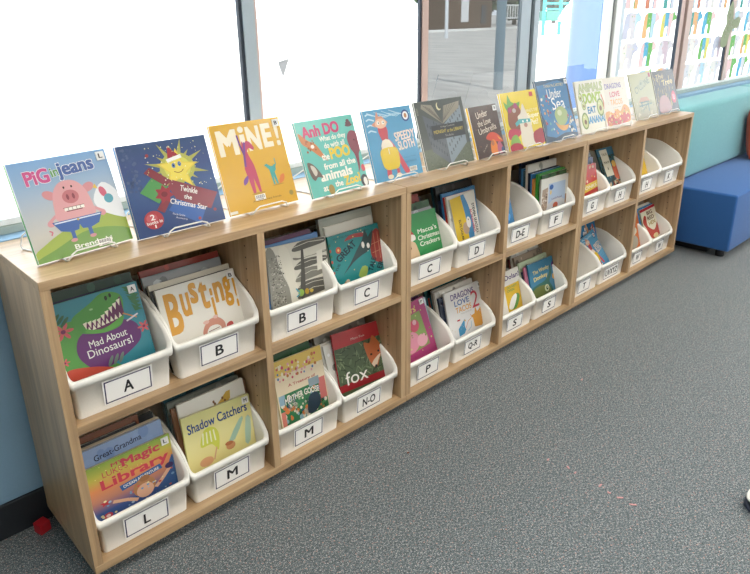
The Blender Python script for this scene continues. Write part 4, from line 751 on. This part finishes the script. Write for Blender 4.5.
FLOORZ = {0: .4095+.006, 1: H0+T+.006}
def hgt(row): return FLOORZ[row]
TK = {}
LN = {'B': .33, 'L': .23, 'M': .22, 'B2': .2, 'C': .22, 'M2': .23, 'D': .22, 'QR': .27, 'F': .05, 'S2': .28, 'H': .44, 'H2': .40, 'UV': .52, 'W2': .38, 'G': .2}
for key, x, w, h, art, sp, stk, roll, lab in FR:
    t = .007
    sh = w*math.sin(roll) if roll < 0 else 0
    z = hgt(BINS[key][1])+(w*math.sin(roll) if roll > 0 else 0)
    ln = LN.get(key, LEAN)
    book(w, h, t, sp, art, (x, .047, z), 0, ln, roll, lab, 'front books in the bins', sp, False, stk, None, crop=.24 if key not in ('UV', 'H', 'M2') else .18); TK[key] = .047+(t+.0016)/math.cos(ln)
CN = {'1E2A44': 'navy', '1F4A3A': 'dark green', '26282C': 'black', 'DED6C0': 'cream', 'A3A8AC': 'grey', 'B43A2E': 'red', '6E94CC': 'sky blue', 'C9B79A': 'beige', '35383A': 'charcoal', '8A4E30': 'rust brown', 'E8E4DA': 'white', '8A5A3A': 'brown', '8C948A': 'grey green', '27505A': 'dark teal', '5B8CC8': 'mid blue', '6A3A5C': 'plum', '2F5A34': 'forest green', '9A968C': 'warm grey', '3E86C0': 'blue', '7A3A34': 'maroon', '9AB0BC': 'blue grey', '5E2A66': 'purple', '3C9A3C': 'bright green', 'D88A3A': 'orange', '2A2F66': 'indigo', 'C4D8B4': 'pale green', 'A08E7C': 'taupe', 'D87A98': 'pink', '2E7A88': 'teal', 'D8B830': 'yellow'}
ORD = ['second', 'third', 'fourth', 'fifth', 'sixth', 'seventh', 'eighth', 'ninth', 'tenth', 'eleventh']
# rear books, front to back: colour, x left, width, height, thickness, title
REAR = {
 'A': [('1E2A44', .040, .190, .235, .010), ('1F4A3A', .036, .195, .252, .010), ('35383A', .040, .190, .225, .008), ('27505A', .04, .19, .23, .012)],
 'B': [('26282C', .262, .208, .199, .009), ('DED6C0', .264, .214, .208, .012), ('26282C', .262, .210, .200, .006), ('A3A8AC', .262, .208, .222, .010), ('B43A2E', .264, .210, .234, .009), ('1F4A3A', .264, .205, .215, .010)],
 'L': [('6E94CC', .046, .190, .218, .008), ('C9B79A', .040, .196, .219, .010), ('26282C', .036, .150, .222, .008), ('8A4E30', .036, .160, .235, .008), ('35383A', .036, .200, .22, .012)],
 'M': [('E8E4DA', .282, .190, .232, .008), ('8A5A3A', .270, .212, .222, .009), ('35383A', .270, .200, .200, .009), ('8C948A', .270, .205, .228, .010), ('27505A', .268, .206, .236, .010), ('35383A', .270, .2, .226, .010)],
 'B2': [('5B8CC8', .525, .215, .222, .009), ('6A3A5C', .525, .200, .232, .009), ('35383A', .53, .205, .222, .012), ('1E2A44', .53, .205, .215, .01)],
 'C': [('E8E4DA', .770, .178, .228, .007), ('9A968C', .760, .200, .250, .012), ('1F4A3A', .758, .205, .220, .010), ('7A3A34', .758, .200, .215, .010)],
 'M2': [('DED6C0', .530, .206, .232, .006), ('2F5A34', .528, .180, .252, .010), ('7A3A34', .530, .150, .256, .008), ('35383A', .53, .2, .23, .012)],
 'NO': [('E8E4DA', .758, .190, .222, .006), ('E8E4DA', .753, .195, .226, .007), ('A3A8AC', .750, .200, .214, .006), ('9A968C', .748, .205, .248, .010), ('A3A8AC', .748, .205, .254, .007), ('35383A', .75, .2, .24, .012)],
 'C2': [('A3A8AC', 1.018, .206, .206, .005), ('2F5A34', 1.020, .205, .226, .009), ('7A3A34', 1.020, .205, .218, .008), ('B43A2E', 1.022, .180, .246, .010), ('1E2A44', 1.02, .2, .23, .010)],
 'D': [('E8E4DA', 1.284, .145, .214, .007), ('B43A2E', 1.280, .150, .212, .005), ('3E86C0', 1.280, .172, .222, .008), ('1E2A44', 1.276, .150, .200, .009), ('35383A', 1.274, .190, .240, .010), ('27505A', 1.272, .190, .247, .009)],
 'DE': [('3E86C0', 1.520, .108, .165, .007)],
 'F': [('2F5A34', 1.790, .190, .186, .006), ('3C9A3C', 1.772, .200, .193, .010), ('D88A3A', 1.764, .180, .175, .009), ('3E86C0', 1.766, .205, .192, .007), ('1E2A44', 1.764, .198, .194, .009), ('E8E4DA', 1.766, .200, .222, .011), ('27505A', 1.764, .190, .200, .008), ('3E86C0', 1.762, .190, .206, .007), ('1E2A44', 1.764, .190, .226, .010)],
 'P': [('9AB0BC', 1.020, .192, .240, .007), ('5E2A66', 1.020, .170, .250, .008), ('35383A', 1.02, .190, .230, .010)],
 'QR': [('1E2A44', 1.266, .200, .214, .008), ('E8E4DA', 1.262, .204, .232, .009), ('9A968C', 1.262, .185, .238, .008), ('27505A', 1.262, .190, .222, .009), ('B43A2E', 1.262, .180, .205, .008), ('2E7A88', 1.262, .190, .236, .010), ('1E2A44', 1.262, .180, .226, .008)],
 'S': [('7A3A34', 1.512, .200, .242, .010), ('35383A', 1.512, .200, .232, .010)],
 'S2': [('D87A98', 1.772, .196, .190, .006), ('1E2A44', 1.766, .190, .172, .007), ('C4D8B4', 1.764, .200, .204, .009), ('B43A2E', 1.764, .180, .190, .007), ('A08E7C', 1.764, .196, .222, .009), ('E8E4DA', 1.764, .190, .234, .010), ('7A3A34', 1.764, .190, .21, .01)],
 'G': [('2A2F66', 2.020, .195, .206, .009), ('35383A', 2.016, .200, .222, .012), ('1E2A44', 2.016, .200, .236, .010)],
 'H2': [('E8E4DA', 2.520, .180, .222, .007), ('2F5A34', 2.515, .2, .235, .01)],
 'K': [('E8E4DA', 2.748, .075, .21, .010)],
 'UV': [('3E86C0', 2.300, .132, .255, .009)],
 'W': [('35383A', 2.52, .19, .23, .01)],
 'W2': [('3E86C0', 2.758, .196, .224, .008), ('E8E4DA', 2.756, .185, .230, .008), ('A08E7C', 2.756, .150, .242, .010), ('35383A', 2.756, .190, .22, .012)]}
SPECIAL = {('L', 0): a_grandma, ('M', 0): a_giraffe, ('C', 0): a_white, ('C', 1): a_pedia, ('UV', 0): a_pups}
sd_ = 100
for key, L in REAR.items():
    y = TK.get(key, .047); row = BINS[key][1]
    if key in ('K',): y = .19
    if key == 'S': y += .05
    ln = LN.get(key, LEAN)
    if key == 'UV': y = .108; ln = .3
    for i, (c, x, w, h, t) in enumerate(L):
        sd_ += 1
        art = SPECIAL.get((key, i)) or plain(c, sd_)
        first = key not in TK
        lab = '%s %sbook in %s, %s' % (CN[c], 'thin ' if t < .008 else '', BINWORD[key], (ORD[i]+' from the front of its stack') if not first else 'the only book in it')
        h += max(-.01, .3-ln)*.08
        book(w, h, t, c, art, (x, y, hgt(row)), 0, ln, 0, lab, 'books packed in the bins', None, t > .0085, None, None)
        y += (t+.0012)/math.cos(ln)
# ------------------------------------------------------------------ sofa, cushion
def rbox(name, mt, parent, x0, x1, y0, y1, z0, z1, r):
    b = MB(); b.box(x0, x1, y0, y1, z0, z1); o = b.build(name, mt, parent, bevel=r); o.modifiers[0].segments = 4
    for p in o.data.polygons: p.use_smooth = True
    return o
for i, (x0, x1, lab) in enumerate(((3.085, 4.37, 'blue seated sofa module with teal backrest, touching the far end of the bookcases'), (4.375, 5.66, 'second blue and teal sofa module along the window wall, cut by the right edge'))):
    root = empty('sofa', (x0, 0, 0), lab, 'sofa', 'sofa modules under the windows'); w = x1-x0
    rbox('seat', M_BLUE, root, 0, w, -.22, .30, .05, .345, .012)
    rbox('backrest', M_TEAL, root, 0, w, .10, .303, .3455, .735, .028)
    b = MB(); b.box(.05, w-.05, -.10, .28, .012, .0495); b.build('plinth', M_BLACK, root)
    for x in (.08, w-.08):
        for y in (-.155, .24):
            b = MB(); b.cyl((x, y, 0), (x, y, .0495), .022, n=20); b.build('foot', M_BLACK, root)
b = MB()
N = 14; vs = []; fs = []
for s in (-1, 1):
    for i in range(N+1):
        for j in range(N+1):
            u, v = -1+2*i/N, -1+2*j/N; q = (1-u**4)*(1-v**4); pin = 1-.06*(1-abs(u*v)); vs.append((u*.17*pin, s*(.006+.045*q**.6), v*.15*pin))
for k in (0, 1):
    o_ = k*(N+1)**2
    for i in range(N):
        for j in range(N):
            f = (o_+i*(N+1)+j, o_+(i+1)*(N+1)+j, o_+(i+1)*(N+1)+j+1, o_+i*(N+1)+j+1); fs.append(f if k == 0 else f[::-1])
ed = [i*(N+1) for i in range(N+1)]+[N*(N+1)+j for j in range(1, N+1)]+[i*(N+1)+N for i in range(N-1, -1, -1)]+[j for j in range(N-1, 0, -1)]
for a, c in zip(ed, ed[1:]+ed[:1]): fs.append((a, c, c+(N+1)**2, a+(N+1)**2)[::-1])
b.add(vs, fs, 0, None, True); o = b.build('cushion', M_ORANGE, None, (4.125, .040, .505)); o.rotation_euler = (-.12, 0, 0); tag(o, 'rust red cushion leaning on the teal sofa back at the right edge', 'cushion')
# ------------------------------------------------------------------ bears on the glass
BEAR = [(.02, .03), (.12, .0), (.27, .01), (.27, .28), (.36, .40), (.46, .38), (.44, .03), (.54, .0), (.68, .01), (.70, .32), (.74, .52), (.84, .62), (.98, .66), (1.0, .76), (.88, .86), (.80, .97), (.72, .90), (.60, .90), (.40, .93), (.20, .90), (.08, .78), (.04, .50)]
PAL = ['D6D3DA', 'C6C9DC', 'ECB27A', '72BC62', '5CB4DA', 'E0D466', 'ECC4C6', '52A6A0', 'D48466', 'E4E0DA', 'B4D6E6', 'CCB8C4']
NM = {'D6D3DA': 'grey', 'C6C9DC': 'lilac', 'ECB27A': 'orange', '72BC62': 'green', '5CB4DA': 'blue', 'E0D466': 'yellow', 'ECC4C6': 'pink', '52A6A0': 'teal', 'D48466': 'rust', 'E4E0DA': 'pale', 'B4D6E6': 'sky blue', 'CCB8C4': 'mauve'}
def clip_poly(pts, u0, u1):
    def cut(P, x, keep):
        out = []
        for i in range(len(P)):
            a, c = P[i-1], P[i]; ia, ic = keep(a[0]), keep(c[0])
            if ia != ic: t = (x-a[0])/(c[0]-a[0]); out.append((x, a[1]+t*(c[1]-a[1])))
            if ic: out.append(c)
        return out
    P = cut(pts, u0, lambda q: q >= u0)
    return cut(P, u1, lambda q: q <= u1) if P else P
def bear(x, z, w, h, cols, label, seed):
    pts = smoothpts(BEAR, 3); b = MB()
    A = Art(b, w, h, 0, 0, 0, .0002); R = random.Random(seed); m_ = len(cols)
    for i, c in enumerate(cols):
        P = clip_poly(pts, i/m_, (i+1)/m_)
        if len(P) > 2: A.poly(P, c, 0, 0)
    A.line(pts+pts[:1], .022, 'B0ADB6')
    A.k += 1
    for _ in range(7):
        u, v = R.uniform(.12, .7), R.uniform(.45, .85); A.ell(u, v, .025, .03, R.choice(PAL), 0, 6, 0)
    o = b.build('paper_bear', M_PAPER, None, (x, .3685, z)); tag(o, label, 'paper bear', 'patchwork paper bears on the glass')
PW_ = [('left bear pane', [2.890, 3.095, 3.300], 3), ('middle bear pane', [3.650, 3.845, 4.045], 2), ('right bear pane', [4.315, 4.52, 4.73, 4.93], 2)]
sd_ = 500
rows_ = [('bottom', .775), ('second', .918), ('third', 1.062), ('fourth', 1.205), ('fifth', 1.35)]
pick = {(0, 2, 1): ['ECB27A', '72BC62', 'B4D6E6', 'ECC4C6'], (0, 2, 2): ['E0D466', '5CB4DA', 'ECC4C6', '72BC62'], (0, 2, 0): ['C6C9DC', 'D6D3DA', 'B4D6E6'], (0, 1, 0): ['E4E0DA', 'D6D3DA', 'C6C9DC'], (0, 1, 1): ['ECC4C6', '5CB4DA', '72BC62', 'ECC4C6'], (0, 1, 2): ['D6D3DA', 'CCB8C4', 'D6D3DA'],
 (1, 2, 0): ['52A6A0', 'ECB27A', '5CB4DA'], (1, 2, 1): ['5CB4DA', '72BC62', 'ECC4C6'], (1, 1, 0): ['D6D3DA', 'E4E0DA', 'D6D3DA'], (1, 1, 1): ['72BC62', '5CB4DA', 'E0D466', 'C6C9DC'], (1, 1, 2): ['C6C9DC', 'CCB8C4'], (1, 0, 0): ['D6D3DA', 'E4E0DA'], (1, 0, 1): ['D6D3DA', 'B4D6E6', 'E4E0DA'], (1, 0, 2): ['E4E0DA', 'D6D3DA'],
 (2, 2, 0): ['B4D6E6', 'D6D3DA'], (2, 2, 1): ['5CB4DA', 'D6D3DA', 'B4D6E6'], (2, 1, 0): ['72BC62', 'D6D3DA'], (2, 1, 1): ['ECB27A', '72BC62', 'E0D466', 'D48466'], (2, 0, 0): ['ECC4C6', '72BC62'], (2, 0, 1): ['5CB4DA', 'D6D3DA', '72BC62']}
PLC = ['first', 'second', 'third', 'fourth']
for p, (pn, xs, _) in enumerate(PW_):
    for ri, (rn, z) in enumerate(rows_):
        for q, x in enumerate(xs):
            if p == 0 and ri == 0 and q == 0: continue
            if p == 1 and ri == 2 and q == 2: continue
            sd_ += 1; R = random.Random(sd_)
            cols = pick.get((p, ri, q)) or R.sample(PAL, R.choice([2, 3, 4]))
            nm = []
            for c in cols:
                if NM[c] not in nm: nm.append(NM[c])
            wd = ' and '.join(nm[:2])
            bear(x, z, .185, .135, cols, '%s paper bear, %s in %s row, %s' % (wd, PLC[q], rn, pn), sd_)
# big speckled animal cut-out across the mullion
big = [(.30, .0), (.46, .06), (.52, .30), (.66, .40), (.86, .42), (.96, .58), (.84, .66), (.62, .60), (.56, .74), (.52, .92), (.44, 1.0), (.38, .92), (.30, .86), (.26, .70), (.30, .52), (.20, .36), (.14, .14), (.20, .02)]
pts = smoothpts(big, 3); b = MB(); n = len(pts); w, h = .34, .27
f = [(p[0]*w, -.0012, p[1]*h) for p in pts]; k = [(p[0]*w, 0, p[1]*h) for p in pts]; tri = tessellate_polygon([[Vector((p[0], p[1], 0)) for p in pts]])
b.add(f+k, [tuple(reversed(t)) for t in tri]+[tuple(i+n for i in t) for t in tri]+[(i, (i+1) % n, n+(i+1) % n, n+i) for i in range(n)], 0, C('A3AE90'))
A = Art(b, w, h, -.0012, 0, 0, .0002); A.k = 1; R = random.Random(8)
for _ in range(60):
    u, v = R.choice(pts); u = .42+(u-.42)*R.uniform(.1, .8); v = .45+(v-.45)*R.uniform(.1, .8); A.ell(u, v, .012, .014, R.choice(['C8B0A0', '7E8C6A', 'D8D4C0', '9AA08A']), 0, 6, 0)
tag(b.build('paper_bear', M_PAPER, None, (4.07, .352, .975)), 'large speckled grey green paper bear stuck across the right window mullion', 'paper bear', 'patchwork paper bears on the glass')
# ------------------------------------------------------------------ floor oddments
b = MB(); b.box(-.014, .014, -.014, .014, 0, .028); o = b.build('toy_cube', M_RED, None, (-.028, .272, .0005), bevel=.002); o.rotation_euler = (0, 0, .3); tag(o, 'small red cube on the carpet at the near end of the bookcase', 'toy cube')
for i, (x, y, l, a) in enumerate([(1.098, -.457, .008, .3), (1.108, -.516, .010, 1.2), (1.102, -.541, .008, .2), (1.103, -.616, .012, .1), (1.094, -.647, .009, 2.0), (1.097, -.676, .016, -.9), (1.096, -.712, .018, -1.0), (1.556, -.298, .010, .4)]):
    b = MB(); b.box(-l/2, l/2, -.002, .002, 0, .0016); b.box(l*.1, l/2, -.003, .001, .0016, .0026)
    o = b.build('paper_scrap', M_PINK, None, (x, y, .0004)); o.rotation_euler = (0, 0, a)
    tag(o, ['topmost pink paper scrap of the trail on the carpet', 'second pink scrap from the top of the carpet trail', 'pink scrap lying just right of the second scrap', 'widest pink scrap midway down the carpet trail', 'tiny pink scrap in the middle of the carpet trail', 'thin pink paper thread above the last scrap', 'last long pink paper thread at the trail bottom', 'lone pink scrap on the carpet nearest bins S and T'][i], 'paper scrap', 'pink paper scraps on the carpet')
b = MB(); b.box(-.003, .003, -.002, .002, 0, .002); b.box(-.001, .004, -.003, 0, .002, .003); o = b.build('fluff_crumb', M_BROWN, None, (.838, -.154, .0004)); tag(o, 'tiny brown crumb on the carpet in front of the bookcases', 'crumb')
# shoe whose toe reaches into the frame
root = empty('shoe', (1.288, -.926, .0005), 'black shoe with curved white trim, only its toe at the right edge', 'shoe'); root.rotation_euler = (0, 0, -.75)
def shoe_half(x, top=False):   # half width along the length 0..0.24
    t = x/.24; return (.045*math.sin(min(1, t*4.6+.02)*PI/2)**.62)*(1-.22*math.sin(PI*min(1, max(0, (t-.3)/.5))))*(1 if t < .9 else math.sqrt(max(.0, 1-((t-.9)/.11)**2)))
def shoe_shell(z_of, wk, name, mt, n=26, m_=10):
    b = MB(); vs = []
    for i in range(n+1):
        x = .24*i/n; hw = max(.001, shoe_half(min(.238, x+.001))*wk); zt = z_of(x)
        for j in range(m_+1):
            a = PI*j/m_; vs.append((x, hw*math.cos(a), (.012+(zt-.012)*math.sin(a)**.8) if 0 < j < m_ else .002))
    fs = [(i*(m_+1)+j, (i+1)*(m_+1)+j, (i+1)*(m_+1)+j+1, i*(m_+1)+j+1)[::-1] for i in range(n) for j in range(m_)]
    b.add(vs, fs, 0, None, True); return b.build(name, mt, root)
up_ = lambda x: .036+.045*min(1, max(0, (x-.03)/.10))**1.3
shoe_shell(up_, 1.0, 'upper', mat('black_shoe_leather', '1C1D22', .45))
pts = [(.24*i/24) for i in range(25)]
L1 = [(x, shoe_half(min(.238, x+.0015))*1.03, .008) for x in pts]; L2 = [(x, -shoe_half(min(.238, x+.0015))*1.03, .008) for x in pts[::-1]]
b = MB(); b.tube(L1+L2, .0075, 8, True); b.build('sole', mat('navy_rubber', '1E2638', .5), root)
band = [(x, shoe_half(min(.238, x+.0015))*.99, .030+.06*x) for x in [.004*q for q in range(24, -1, -1)]]; band += [(p[0], -p[1], p[2]) for p in band[::-1]]
b = MB(); b.tube(band, .0042, 8); tag(b.build('toe_trim', mat('white_rubber', 'E9E7E0', .5), root), 'curved white trim')

# ------------------------------------------------------------------ plan units to metres
done = set()
for o in list(bpy.data.objects):
    if o.type in ('CAMERA', 'LIGHT'): continue
    o.location = o.location*K
    if o.type == 'MESH':
        if o.data.name not in done:
            done.add(o.data.name); o.data.transform(Matrix.Scale(K, 4))
        for md in o.modifiers:
            if md.type == 'BEVEL': md.width *= K
